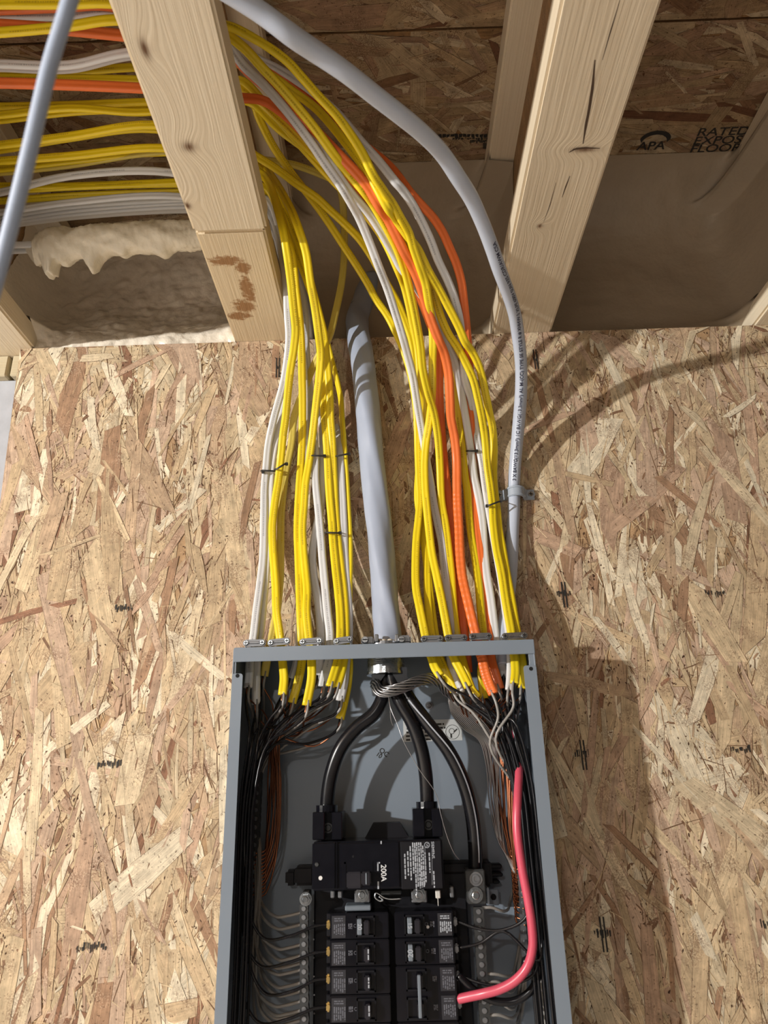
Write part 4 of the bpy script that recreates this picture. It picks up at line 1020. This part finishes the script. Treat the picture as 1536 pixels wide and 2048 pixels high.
CB['R4'] = flat_cable('yellow cable that slips behind the brightest crossing yellow cable', GR_, 'yellow',
    [(440, 62, 'W'), (488, 96), (525, 136), (560, 173), (595, 214), (630, 257), (664, 304), (689, 337), (725, 380, 'L'), (745, 407), (764, 439), (782, 472), (798, 507), (811, 546), (823, 595), (833, 644), (841, 692), (846, 740), (856, 785), (868, 826), (876, 875), (880, 933), (882, 985), (884, 1009), (891, 1048), (897, 1097), (903, 1155), (907, 1214), (913, 1268), (920, 1300, -.052), (930, 1340), (944, 1380), (956, 1396)], -.010, row(65, 52, 40), yend=-.06)
CB['R5'] = flat_cable('brightest yellow cable crossing in front from top left to its clamp', GR_, 'yellow',
    [(428, 44, 'W'), (468, 56), (510, 78), (541, 97), (576, 124), (607, 158), (638, 193), (669, 226), (693, 257), (724, 305), (747, 351, 'L'), (768, 382), (784, 405), (802, 437), (817, 464), (827, 497), (839, 532), (850, 565), (857, 605), (864, 644), (866, 692), (865, 725), (865, 767), (863, 806), (858, 846), (852, 885), (849, 924), (850, 972), (853, 1009), (858, 1058), (864, 1106), (874, 1155), (884, 1204), (896, 1268), (902, 1300, -.064), (909, 1318), (923, 1345), (937, 1374)], -.024, row(8, 8, 6), yend=-.082)
CB['R6'] = flat_cable('wide orange cable with a ribbed surface down to the third clamp', GR_, 'orange',
    [(458, 105, 'W'), (500, 146), (560, 196), (619, 250), (673, 305), (712, 346), (739, 380, 'L'), (759, 413), (774, 435), (792, 470), (809, 505), (825, 534), (839, 567), (850, 601), (862, 640), (877, 680), (889, 709), (897, 748), (900, 797), (902, 836), (909, 875), (913, 914), (914, 972), (915, 1009), (918, 1058), (920, 1106), (925, 1155), (936, 1204), (951, 1268), (958, 1300, -.062), (963, 1312), (970, 1342), (978, 1367), (987, 1388)], -.016, row(50, 60, 70), a=.0064, b=.0034, yend=-.076, twist=lambda f: .15, ripple=True)
CB['R7'] = flat_cable('dark orange cable hidden behind the wide orange one', GR_, 'orange',
    [(476, 195, 'W'), (525, 201), (566, 226), (610, 268), (670, 335), (730, 415, 'L'), (790, 505), (838, 590), (862, 650), (876, 690), (878, 735), (878, 777), (880, 826), (884, 880), (889, 933), (894, 975), (899, 1009), (905, 1058), (915, 1136), (922, 1194), (928, 1266), (931, 1300, -.045), (933, 1318), (935, 1345)], .003, row(166, 170, 176), a=.0064, b=.0032, yend=-.04, prt=False)
CB['R8'] = flat_cable('orange cable swinging widest to the right above the wall board edge', GR_, 'orange',
    [(500, 120, 'W'), (548, 148), (580, 166), (607, 183), (634, 207), (692, 262), (740, 300), (771, 325), (791, 346), (821, 386, 'L'), (844, 411), (866, 435), (885, 464), (899, 495), (913, 528), (923, 565), (928, 605), (932, 644), (936, 692), (938, 719), (940, 748), (938, 797), (942, 855), (944, 894), (945, 950), (945, 980), (948, 1009), (954, 1048), (962, 1116), (970, 1204), (977, 1266), (980, 1300, -.05), (984, 1325), (994, 1358), (1000, 1378)], 0, row(20, 14, 12), a=.0058, b=.0030, yend=-.055, prt=False)
CB['R9'] = flat_cable('white cable beside the widest swinging orange cable', GR_, 'white',
    [(500, 110, 'W'), (560, 140), (620, 180), (673, 225), (724, 285), (759, 324), (790, 363, 'L'), (806, 381), (825, 409), (844, 444), (862, 483), (876, 520), (893, 556), (907, 591), (917, 628), (922, 660), (926, 695), (930, 758), (942, 797), (948, 836), (956, 885), (964, 924), (971, 975), (978, 1020), (985, 1060), (994, 1110), (1003, 1160), (1011, 1215), (1018, 1266), (1021, 1300, -.058), (1022, 1318), (1021, 1358), (1019, 1381)], -.005, row(33, 32, 25), yend=-.068)
CB['R10'] = flat_cable('outermost yellow cable of the right bundle, nearest the grey strap', GR_, 'yellow',
    [(490, 130, 'W'), (540, 150), (585, 182), (634, 219), (697, 293), (740, 352, 'L'), (776, 417), (792, 439), (815, 472), (835, 497), (856, 540), (876, 575), (897, 614), (917, 653), (931, 685), (943, 702), (956, 728), (965, 758), (973, 797), (979, 826), (985, 855), (988, 894), (987, 953), (990, 990), (994, 1018), (998, 1058), (1005, 1097), (1013, 1145), (1022, 1194), (1034, 1266), (1040, 1300, -.055), (1043, 1312), (1046, 1342), (1044, 1377)], -.010, row(143, 143, 135), yend=-.062)
CB['R11'] = flat_cable('yellow cable running tight beside the outermost one to the bright tilted clamp', GR_, 'yellow',
    [(482, 175, 'W'), (560, 240), (620, 300), (690, 365), (740, 410), (790, 462, 'L'), (825, 500), (846, 528), (862, 565), (870, 595), (882, 634), (897, 668), (913, 692), (928, 719), (946, 758), (956, 797), (964, 836), (970, 875), (975, 933), (981, 975), (985, 1009), (987, 1048), (993, 1097), (1003, 1145), (1012, 1204), (1023, 1266), (1027, 1300, -.062), (1029, 1314), (1031, 1342), (1029, 1367)], -.016, row(155, 157, 160), yend=-.078)
CB['R12'] = flat_cable('yellow cable between the wide orange and the straight white cable', GR_, 'yellow',
    [(500, 205, 'W'), (560, 260), (640, 320), (710, 385), (770, 450, 'L'), (815, 500), (848, 550), (862, 578), (872, 614), (886, 660), (897, 699), (905, 738), (911, 787), (917, 836), (924, 894), (930, 953), (934, 980), (937, 1018), (942, 1067), (952, 1126), (958, 1175), (962, 1224), (966, 1266), (967, 1300, -.048), (966, 1318), (963, 1342), (968, 1397)], -.004, row(213, 210, 204), yend=-.05)
CB['R13'] = flat_cable('dim yellow cable under the two white cables, turning down behind the first right clamp', GR_, 'yellow',
    [(480, 160, 'W'), (540, 220), (610, 300), (670, 365), (720, 415), (765, 475, 'L'), (797, 542), (808, 570), (817, 605), (825, 644), (835, 692), (841, 758), (847, 800), (851, 860), (848, 930), (845, 1000), (846, 1060), (853, 1120), (860, 1190), (869, 1264), (876, 1300, -.047), (884, 1325), (896, 1358), (905, 1385)], .004, row(230, 216, 224), yend=-.045, prt=False)
# two white cables whose ends vanish in the foam crust
for i, dy in enumerate((-5, 6)):
    t = thing('electrical_cable', ['upper', 'lower'][i]+' of two white cables entering the foam crust at far left', 'cable', group='cables buried in foam')
    newobj('sheath', *sweep(catmull([PZ(x, y+dy, .10) for x, y in [(-90, 512), (0, 497), (60, 494), (120, 490), (200, 485)]], 8), stadium(.0052, .0025, 5), (0, -1, -.3)), 'white', t, True)

# ---------------------------------------------------------------- stripped ends inside the box
ENAMEL_Y = BK
rw = random.Random(77)
left_keys = ['L1', 'L2', 'L3', 'L4', 'L6', 'L7', 'L8', 'L9', 'L10', 'L11', 'L12', 'L13', 'L14']
right_keys = ['R1', 'R2', 'R3a', 'R3b', 'R4', 'R5', 'R6', 'R7', 'R8', 'R9', 'R10', 'R11', 'R12', 'R13']
Rw = .00165
nleft = [1822, 1846, 1886, 1908, 1923, 1936, 1962, 1979, 1999, 2017, 2024, 2037, 2070]
bl_left = {2: 1852, 6: 1892, 8: 1950, 11: 2004}
bl_scr = {2: 0, 6: 1, 8: 2, 11: 3}
for i, k in enumerate(left_keys):
    t, P = CB[k]; e = P[-1]; d = (P[-1]-P[-2]); d /= np.linalg.norm(d); st = e-d*.006
    # black conductor: slot along the left side
    sx = .0150+.0034*(i % 5)+rw.uniform(-.0006, .0006); sy = -.083+.0135*(i//5)+rw.uniform(-.003, .003)
    zg = -.60-rw.uniform(0, .03)
    pts = [st, e+d*.014+np.array([-.001, 0, 0]), np.array([e[0]*.62+sx*.38, e[1]*.7+sy*.3, min(e[2]-.028, -.560)]), np.array([sx+.006+.14*(e[0]-sx), sy, zg+.012]), np.array([sx, sy, zg-.05]), np.array([sx-.001, sy, -.72])]
    if i in bl_left:
        zk = Z1-bl_scr[i]*BP-BP/2
        ex = .1085
        pts += [np.array([sx, sy*.9, zk+.055]), np.array([sx+.005, -.07, zk+.015]), np.array([sx+.022, -.062, zk-.010]), np.array([sx+.05, -.058, zk-.008]), np.array([ex-.012, -.054, zk]), np.array([ex+.001, -.0525, zk+.001])]
    else: pts += [np.array([sx+rw.uniform(-.001, .001), sy, -.84]), np.array([sx-.001, sy, -1.02])]
    wire('black_conductor', pts, Rw, 'black_wire', t, per=6, n=7)
    # white conductor to the neutral bar
    zt_ = PY(604, nleft[i], -.042)[2]; wx = .0265+.0014*(i % 4); wy = -.020-.005*(i % 3)
    o_ = np.array([.0018, -.0012, 0])
    pts = [st+o_, e+d*.012+o_, np.array([e[0]*.6+wx*.4, e[1]*.6+wy*.4, min(e[2]-.03, -.562)])+np.array([-.004, .014, 0]), np.array([wx-.008+.05*(e[0]-wx), -.014, zg-.005]), np.array([wx-.010, -.012, -.68]), np.array([wx-.001, wy, (zt_+.03-.70)/2]) if zt_ < -.80 else np.array([wx, wy, -.73]),
           np.array([wx-.001, wy, zt_+.026]), np.array([wx+.006, wy-.006, zt_+.006]), np.array([wx+.026, -.046, zt_-.0045]), np.array([.066, -.047, zt_-.0035]), np.array([.0835, -.0465, zt_])]
    wire('white_conductor', pts, Rw, 'white_wire', t, per=6, n=7)
    # bare ground to the dark bar
    zk = PY(520, 1600+14*i, -.02)[2]
    gx = PY(518, 1600, -.02)[0]
    pts = [st-o_*.6, e+d*.010, np.array([e[0]*.55+.050*.45, -.03, min(e[2]-.03, -.56)]), PY(540+1.6*i, 1478, -.022-.001*i), PY(538+2.0*i+rw.uniform(-3, 3), 1560, -.018-.0012*i), PY(536+1.6*i+rw.uniform(-3, 3), 1625+7*i, -.016-.0012*i), PY(533+rw.uniform(-3, 3), 1670+9*i, -.018), np.array([gx+.010, -.020, PY(520, 1700+7.5*i, -.02)[2]]), np.array([gx-.001-.0002*i, -.0265, PY(520, 1706+7.5*i, -.02)[2]])]
    wire('ground_wire', pts, .00105, 'copper', t, per=6, n=6)
nright = {'R9': 1816, 'R10': 1946, 'R11': 1968, 'R1': 1978, 'R2': 2012, 'R5': 2030, 'R4': 2048, 'R3a': 2060}
br_scr = {'R6': 0, 'R8': 1, 'R12': 2}
for i, k in enumerate(right_keys):
    t, P = CB[k]; e = P[-1]; d = (P[-1]-P[-2]); d /= np.linalg.norm(d); st = e-d*.006
    sx = .3245+.0044*(i % 5)+rw.uniform(-.0006, .0006); sy = -.084+.0125*(i//5)+rw.uniform(-.003, .003)
    if sx < .334 and sy < -.08: sy = -.074
    zg = -.60-rw.uniform(0, .025)
    far = e[0] < .29
    pts = [st, e+d*.012, np.array([e[0]*.6+sx*.4, e[1]*.6+sy*.4, min(e[2]-.024, -.563)]), np.array([sx-.012-.05*(sx-e[0]), sy, zg+.012]), np.array([sx-.001, sy, zg-.045]), np.array([sx+.0015, sy, -.73])]
    if k in br_scr:
        zk = Z1-br_scr[k]*BP-BP/2; sgn = 1 if br_scr[k] != 1 else -1
        pts += [np.array([sx+.001, sy, zk+.05]), np.array([sx-.004, -.075, zk+.008*sgn]), np.array([.300, -.066, zk+.006-.012*sgn]), np.array([.275, -.058, zk-.006*sgn]), np.array([.2515, -.0525, zk+.001])]
    else: pts += [np.array([sx+.003, sy, -.85]), np.array([sx+.004, sy, -1.02])]
    wire('black_conductor', pts, Rw, 'black_wire', t, per=6, n=7)
    vis = k in ('R1', 'R6', 'R11')
    wx = (.316 if vis else .334)+.003*(i % 3); wy = (-.066 if vis else -.016)-.004*(i % 3)
    o_ = np.array([-.0018, -.0014, 0])
    pts = [st+o_, e+d*.012+o_, np.array([e[0]*.62+wx*.38, e[1]*.6+wy*.4-(.006 if vis else -.012), min(e[2]-.027, -.566)]), np.array([wx-(.016 if vis else .006), wy-.004, zg+.004]), np.array([.337 if vis else wx, -.034 if vis else wy, zg-.055]), np.array([.337, -.020, -.73])]
    if vis: wx, wy = .334, -.020
    if k in nright:
        zt_ = PY(965, nright[k], -.042)[2]
        pts += [np.array([.326, wy+.010, zt_+.030]), np.array([.318, wy+.01, zt_+.002]), np.array([.306, -.040, zt_-.004]), np.array([.290, -.048, zt_+.001+rw.uniform(-.002, .004)]), np.array([.276, -.0465, zt_])]
    else: pts += [np.array([wx+.005, wy+.014, -.86]), np.array([wx+.005, wy+.014, -1.02])]
    wire('white_conductor', pts, Rw, 'white_wire', t, per=6, n=7)
    gx = PY(1040, 1720, -.02)[0]
    pts = [st-o_*.5, e+d*.008, np.array([e[0]*.5+.292*.5, -.035, min(e[2]-.03, -.572)]), PY(978+4.0*i, 1488, -.022-.0012*i), PY(988+3.2*i+rw.uniform(-4, 4), 1560, -.020-.0012*i), PY(1000+2.4*i+rw.uniform(-4, 4), 1630+4*i, -.018-.001*i), PY(1018+1.2*i+rw.uniform(-3, 3), 1690+8*i, -.018), np.array([gx-.010, -.02, PY(1044, 1700+11*i, -.02)[2]]), np.array([gx, -.0265, PY(1044, 1706+11*i, -.02)[2]])]
    wire('ground_wire', pts, .00105, 'copper', t, per=6, n=6)

# ================================================================== FAT GREY FEEDER
fd = thing('feeder_cable', 'fat blue-grey feeder cable coming out of the rim and down into the panel middle', 'cable')
fp = [(742, 560, .075), (728, 600, .058), (714, 632, .036), (716, 660, .006), (722, 700, -.018), (728, 760, -.026), (738, 850, -.027), (748, 950, -.027), (757, 1050, -.029), (766, 1150, -.036), (773, 1220, -.046), (776, 1275, -.052), (776, 1312, -.052)]
C = catmull([PY(*p) for p in fp], 12)
def lobes(i, fr):
    out = []; r0 = .0196-.0016*fr
    tw = fr*7.5
    w = 1+.012*math.sin(fr*41)+.01*math.sin(fr*97+1)
    for k in range(30):
        a = 2*math.pi*k/30; r = r0*w*(.94+.062*math.cos(3*(a-tw))+.020*math.cos(6*(a-tw)+1))
        out.append((r*math.cos(a), r*math.sin(a)))
    return out
newobj('sheath', *sweep(C, lobes), 'gray_jacket', fd, True)
m = MB()
for q in ([(744, 1334), (774, 1334), (770, 1350), (752, 1374), (744, 1366)], [(776, 1334), (814, 1334), (815, 1366), (800, 1374), (790, 1356)]):
    pp = [PY(x, y, -.066) for x, y in q]; bb = [PY(x, y, -.064) for x, y in q]; n = len(q)
    m.add(pp+bb, [tuple(range(n)), tuple(range(n, 2*n))[::-1]]+[(k, (k+1) % n, n+(k+1) % n, n+k) for k in range(n)])
m.build('sheath_flap', plain('cut_jacket', (.022, .023, .026), .6), fd)
RC = .0082
def cond(pts, lab=None): return wire('conductor', [PY(*p) for p in pts], RC, 'black_wire', fd, per=10, n=18, label=lab)
cond([(769, 1300, -.052), (770, 1345, -.054), (768, 1385, -.058), (750, 1425, -.060), (712, 1457, -.058), (682, 1495, -.055), (663, 1545, -.050), (655, 1595, -.046), (654, 1640, -.044)])
cond([(777, 1300, -.052), (782, 1345, -.056), (796, 1395, -.062), (824, 1445, -.062), (842, 1495, -.058), (851, 1545, -.052), (854, 1590, -.047), (855, 1634, -.044)])
c3 = [(787, 1300, -.050), (795, 1345, -.052), (816, 1393, -.058), (855, 1446, -.062), (897, 1502, -.060), (926, 1562, -.054), (943, 1625, -.048), (950, 1690, -.042), (951, 1745, -.040)]
o3 = cond(c3)
C3 = catmull([PY(*p) for p in c3], 10); T_, N_, B_ = frames(C3, (0, -1, -.25))
sgn = 1 if B_[40][0] > 0 else -1
v = []; f = []
for i in range(12, len(C3)-4):
    q = (-.35+.75*min(1, (i-12)/30))
    for dq in (-.10, .10):
        a = (q+dq)*sgn; v.append(C3[i]+(RC+.0002)*(N_[i]*math.cos(a)+B_[i]*math.sin(a)))
for i in range(len(v)//2-1): f.append((2*i, 2*i+1, 2*i+3, 2*i+2))
st_ = newobj('stripe', v, f, 'print_white', o3, True)
# bare aluminium strands twisted round the conductors, fanning out to the right ground bar
tp = catmull([PY(*p) for p in [(775, 1352, -.040), (757, 1360, -.052), (751, 1371, -.068), (762, 1383, -.078), (785, 1381, -.083), (812, 1372, -.082), (838, 1361, -.076), (860, 1357, -.068), (880, 1366, -.058), (893, 1382, -.050)]], 8)
T_, N_, B_ = frames(tp, (0, -.6, -.8)); ns = 14
for j in range(ns):
    pts = []
    rr = .0058 if j < 10 else .0028
    for i in range(len(tp)):
        a = 2*math.pi*(j/10 if j < 10 else j/4)+i*.135
        pts.append(tp[i]+rr*(N_[i]*math.cos(a)+B_[i]*math.sin(a)))
    t_ = j/(ns-1)
    pts = pts[::2]+[PY(898+14*t_, 1400-10*t_+5, -.044), PY(905+36*t_, 1430-12*t_, -.038-.004*t_), PY(928+44*t_, 1458-8*t_, -.034-.004*t_), PY(958+30*t_, 1480-2*t_, -.030), PY(975+22*t_+rw.uniform(-3, 3), 1530, -.026), PY(980+20*t_+rw.uniform(-4, 4), 1610, -.022), PY(1000+12*t_, 1690+20*t_, -.020), PY(1040, 1740+26*t_, -.022)]
    wire('bare_strand', pts, .00095, 'aluminium', fd, per=4, n=6)
wire('loose_strand', [PY(x, y, yy) for x, y, yy in [(776, 1386, -.080), (781, 1415, -.085), (796, 1452, -.088), (806, 1480, -.090), (838, 1538, -.090), (872, 1588, -.090), (882, 1630, -.090), (894, 1672, -.088), (908, 1706, -.084), (919, 1720, -.078)]], .00045, 'aluminium', fd, per=6, n=5)
wire('loose_strand', [PY(x, y, yy) for x, y, yy in [(777, 1388, -.074), (780, 1410, -.074), (782, 1440, -.07), (786, 1452, -.068)]], .0004, 'aluminium', fd, per=6, n=5)

# ================================================================== GREY SERVICE CABLE AT THE RIGHT
sv = thing('service_cable', 'grey printed cable sweeping over the right bundle down to the grey strap', 'cable')
sp_ = [(60, -270, -.66), (250, -145, -.62), (420, -38, -.578), (517, 23, -.555), (576, 66, -.54), (634, 105, -.52), (697, 148, -.50), (752, 191, -.475), (802, 230, -.45), (849, 270, -.42), (888, 312, -.388), (919, 359, -.358), (943, 398, -.332), (966, 449, -.30), (985, 500, -.268), (1000, 545, -.238), (1018, 593, -.200), (1029, 630, -.170), (1035, 668, -.142), (1040, 709, -.116), (1042, 748, -.094), (1041, 797, -.070), (1038, 836, -.052), (1034, 885, -.034), (1030, 933, -.019), (1028, 972, -.0115), (1028, 1018, -.0105), (1026, 1058, -.011), (1024, 1106, -.013), (1021, 1155, -.017), (1014, 1214, -.030), (1007, 1265, -.040), (1006, 1300, -.042), (1008, 1330, -.045)]
SC = catmull([PY(*p) for p in sp_], 10)
SR = .0087
def sv_prof(i, fr):
    tw = fr*5.0; out = []
    w = 1+.015*math.sin(fr*60)+.012*math.sin(fr*37+2)
    fl = .05 if fr < .7 else .02
    for k in range(24):
        a = 2*math.pi*k/24; r = SR*w*(1-fl/2+fl*math.cos(3*(a-tw)))
        out.append((r*math.cos(a), r*math.sin(a)))
    return out
newobj('sheath', *sweep(SC, sv_prof, (0, -1, -.1)), 'service_jacket', sv, True)
# jacket print, read upwards from the strap
SL = np.concatenate([[0], np.cumsum(np.linalg.norm(np.diff(SC, axis=0), axis=1))])
T_, N_, B_ = frames(SC, (0, -1, -.1))
s0 = SL[int(np.argmin(np.linalg.norm(SC-PY(1028, 966, -.0118), axis=1)))]
txt = '3 X 8AWG(13.3mm\u00b2) 1C 8AWG(13.3mm\u00b2) AL M-(CC) TYPE SE STYLE R # XHHW-2 XLPE 600V SUN RES CDR/AWM CSA'
tv, tf = text_verts(txt, .0064, .02)
side = 1 if B_[len(SC)//2][0] < 0 else -1      # letters' tops point left
vv = []
for x, y in tv:
    s = s0-x*1.1
    i = int(np.clip(np.searchsorted(SL, s)-1, 0, len(SC)-2)); fz = (s-SL[i])/(SL[i+1]-SL[i]+1e-9)
    c = SC[i]*(1-fz)+SC[i+1]*fz; n_ = N_[i]*(1-fz)+N_[i+1]*fz; b_ = B_[i]*(1-fz)+B_[i+1]*fz
    a = (y-.0022)/SR+.15
    vv.append(c+(SR*1.055)*(n_*math.cos(a)+b_*side*math.sin(a)))
newobj('jacket_print', vv, tf, 'ink_blue', sv)
# its thick red conductor and two blacks inside the box
wire('conductor', [PY(x, y, yy) for x, y, yy in [(1008, 1326, -.030), (1012, 1370, -.024), (1022, 1430, -.024), (1034, 1490, -.040), (1038, 1540, -.072), (1035, 1600, -.0905), (1034, 1655, -.094), (1043, 1730, -.093), (1056, 1800, -.092), (1064, 1855, -.090), (1065, 1895, -.089), (1055, 1932, -.086), (1032, 1960, -.082), (1000, 1978, -.076), (968, 1987, -.070), (940, 1993, -.062), (918, 1998, -.056)]], .0047, 'red_wire', sv, per=10, n=14, label='thick red insulated conductor')
wire('conductor', [PY(x, y, yy) for x, y, yy in [(1006, 1326, -.042), (1010, 1380, -.046), (1024, 1440, -.056), (1046, 1510, -.066), (1062, 1600, -.07), (1074, 1720, -.07), (1082, 1850, -.068), (1074, 1900, -.066), (1050, 1925, -.064), (1010, 1960, -.06), (975, 2005, -.058), (940, 1975, -.056), (916, 1950, -.054)][:9]+[(1078, 1930, -.066), (1066, 1975, -.064), (1035, 2000, -.060), (995, 2003, -.058), (955, 1985, -.056), (916, 1950, -.054)]], .0040, 'black_wire', sv, per=8, n=12)
# grey two-hole strap on the wall board
sp = thing('pipe_strap', 'grey plastic two-hole strap holding the grey cable to the wall board', 'strap')
c = PY(1029, 992, 0); R0, R1 = .0096, .0122
m = MB(); v = []; f = []; W = .0075
sec = [(-.030, -.0012), (-.030, -.0036), (-.0165, -.0036)]
arc_o = [(-R1*math.cos(math.pi*k/16), -.0100-R1*math.sin(math.pi*k/16)) for k in range(17)]
arc_i = [(-R0*math.cos(math.pi*k/16), -.0100-R0*math.sin(math.pi*k/16)) for k in range(17)]
outer = [(-.0275, -.0040), (-.0175, -.0040)]+arc_o+[(.0175, -.0040), (.0275, -.0040)]
inner = [(-.0275, -.0012), (-.0130, -.0012)]+arc_i+[(.0130, -.0012), (.0275, -.0012)]
n = len(outer)
for zz in (-W, W):
    for p in outer+inner: v.append((c[0]+p[0], p[1], c[2]+zz))
for k in range(n-1):
    f += [(k, k+1, 2*n+k+1, 2*n+k), (n+k+1, n+k, 3*n+k, 3*n+k+1), (k+1, k, n+k, n+k+1), (2*n+k, 2*n+k+1, 3*n+k+1, 3*n+k)]
f += [(0, 2*n, 3*n, n), (n-1, 2*n-1, 4*n-1, 3*n-1)]
m.add(v, f)
for zz in (-.0055, .0055):
    for k in range(16):
        a0, a1 = math.pi*k/16, math.pi*(k+1)/16
        q = []
        for a in (a0, a1):
            for r in (R1, R1+.0011):
                for w_ in (-.0011, .0011): q.append((c[0]-r*math.cos(a), -.0100-r*math.sin(a), c[2]+zz+w_))
        m.add(q, [(2, 3, 7, 6), (0, 2, 6, 4), (1, 5, 7, 3)])
m.build('strap_body', 'pvc_gray', sp)
for sg in (-1, 1):
    q = np.array([c[0]+sg*.0222, -.0041, c[2]])
    MB().cyl(q+np.array([0, .0002, 0]), q+np.array([0, -.0008, 0]), .0062, n=18).build('ear_boss', 'pvc_gray', sp)
    s_ = MB().cyl(q+np.array([0, -.0006, 0]), q+np.array([0, -.0024, 0]), .0040, .0034, n=16).build('screw', 'zinc', sp)
    MB().box(q+np.array([-.0026, -.0028, -.0005]), q+np.array([.0026, -.0023, .0005])).box(q+np.array([-.0005, -.0028, -.0026]), q+np.array([.0005, -.0023, .0026])).build('slot', 'matt_plastic', s_)

# ================================================================== TIES, CORD
def tie(label, pts, depth, tail=None):
    t = thing('cable_tie', label, 'cable tie', group='thin black cable ties')
    (x0, y0), (x1, y1) = pts
    P = [PY(x0-2, y0+1, depth+.012), PY(x0-1.5, y0, depth), PY(x0+2, y0, depth-.0045), PY((x0+x1)/2, (y0+y1)/2, depth-.006), PY(x1-2, y1, depth-.0045), PY(x1+1.5, y1, depth), PY(x1+2, y1-1, depth+.012)]
    newobj('band', *sweep(catmull(P, 5), [(-.0011, -.0006), (.0011, -.0006), (.0011, .0006), (-.0011, .0006)], (0, -1, 0)), 'tie', t)
    c = PY(x1+1, y1, depth-.002) if tail is None else PY(*tail, depth-.002)
    MB().box(c-np.array([.0022, .002, .002]), c+np.array([.0022, .002, .002]), .0006).build('tie_head', 'tie', t)
tie('black tie round the far left white cable', ((524, 941), (548, 942)), -.024, (526, 944))
tie('black tie round the printed yellow cable', ((551, 938), (572, 928)), -.032)
tie('black tie across the slanting white cable left of the close yellow pair', ((624, 911), (648, 912)), -.030)
tie('black tie on the right edge white and edge-on yellow cables', ((672, 912), (697, 908)), -.026)
tie('black tie round the close pair of yellow cables', ((652, 1065), (679, 1066)), -.034)
tie('black tie round the straight white cable right of the orange', ((934, 902), (952, 902)), -.026)
tie('black tie round the outermost yellow cables beside the grey strap', ((975, 1011), (1001, 1003)), -.032, (974, 1012))
cd = thing('hanging_cord', 'blurred blue-grey cord hanging close to the lens at upper left', 'cord')
Cc = catmull([CAM+ray(x, y)*d_ for x, y, d_ in [(172, -120, .33), (140, 0, .33), (100, 130, .335), (62, 290, .34), (30, 420, .345), (4, 520, .35), (-30, 640, .355), (-70, 760, .36)]], 12)
newobj('cord', *sweep(Cc, circ(.0037, 14)), 'cord', cd, True)
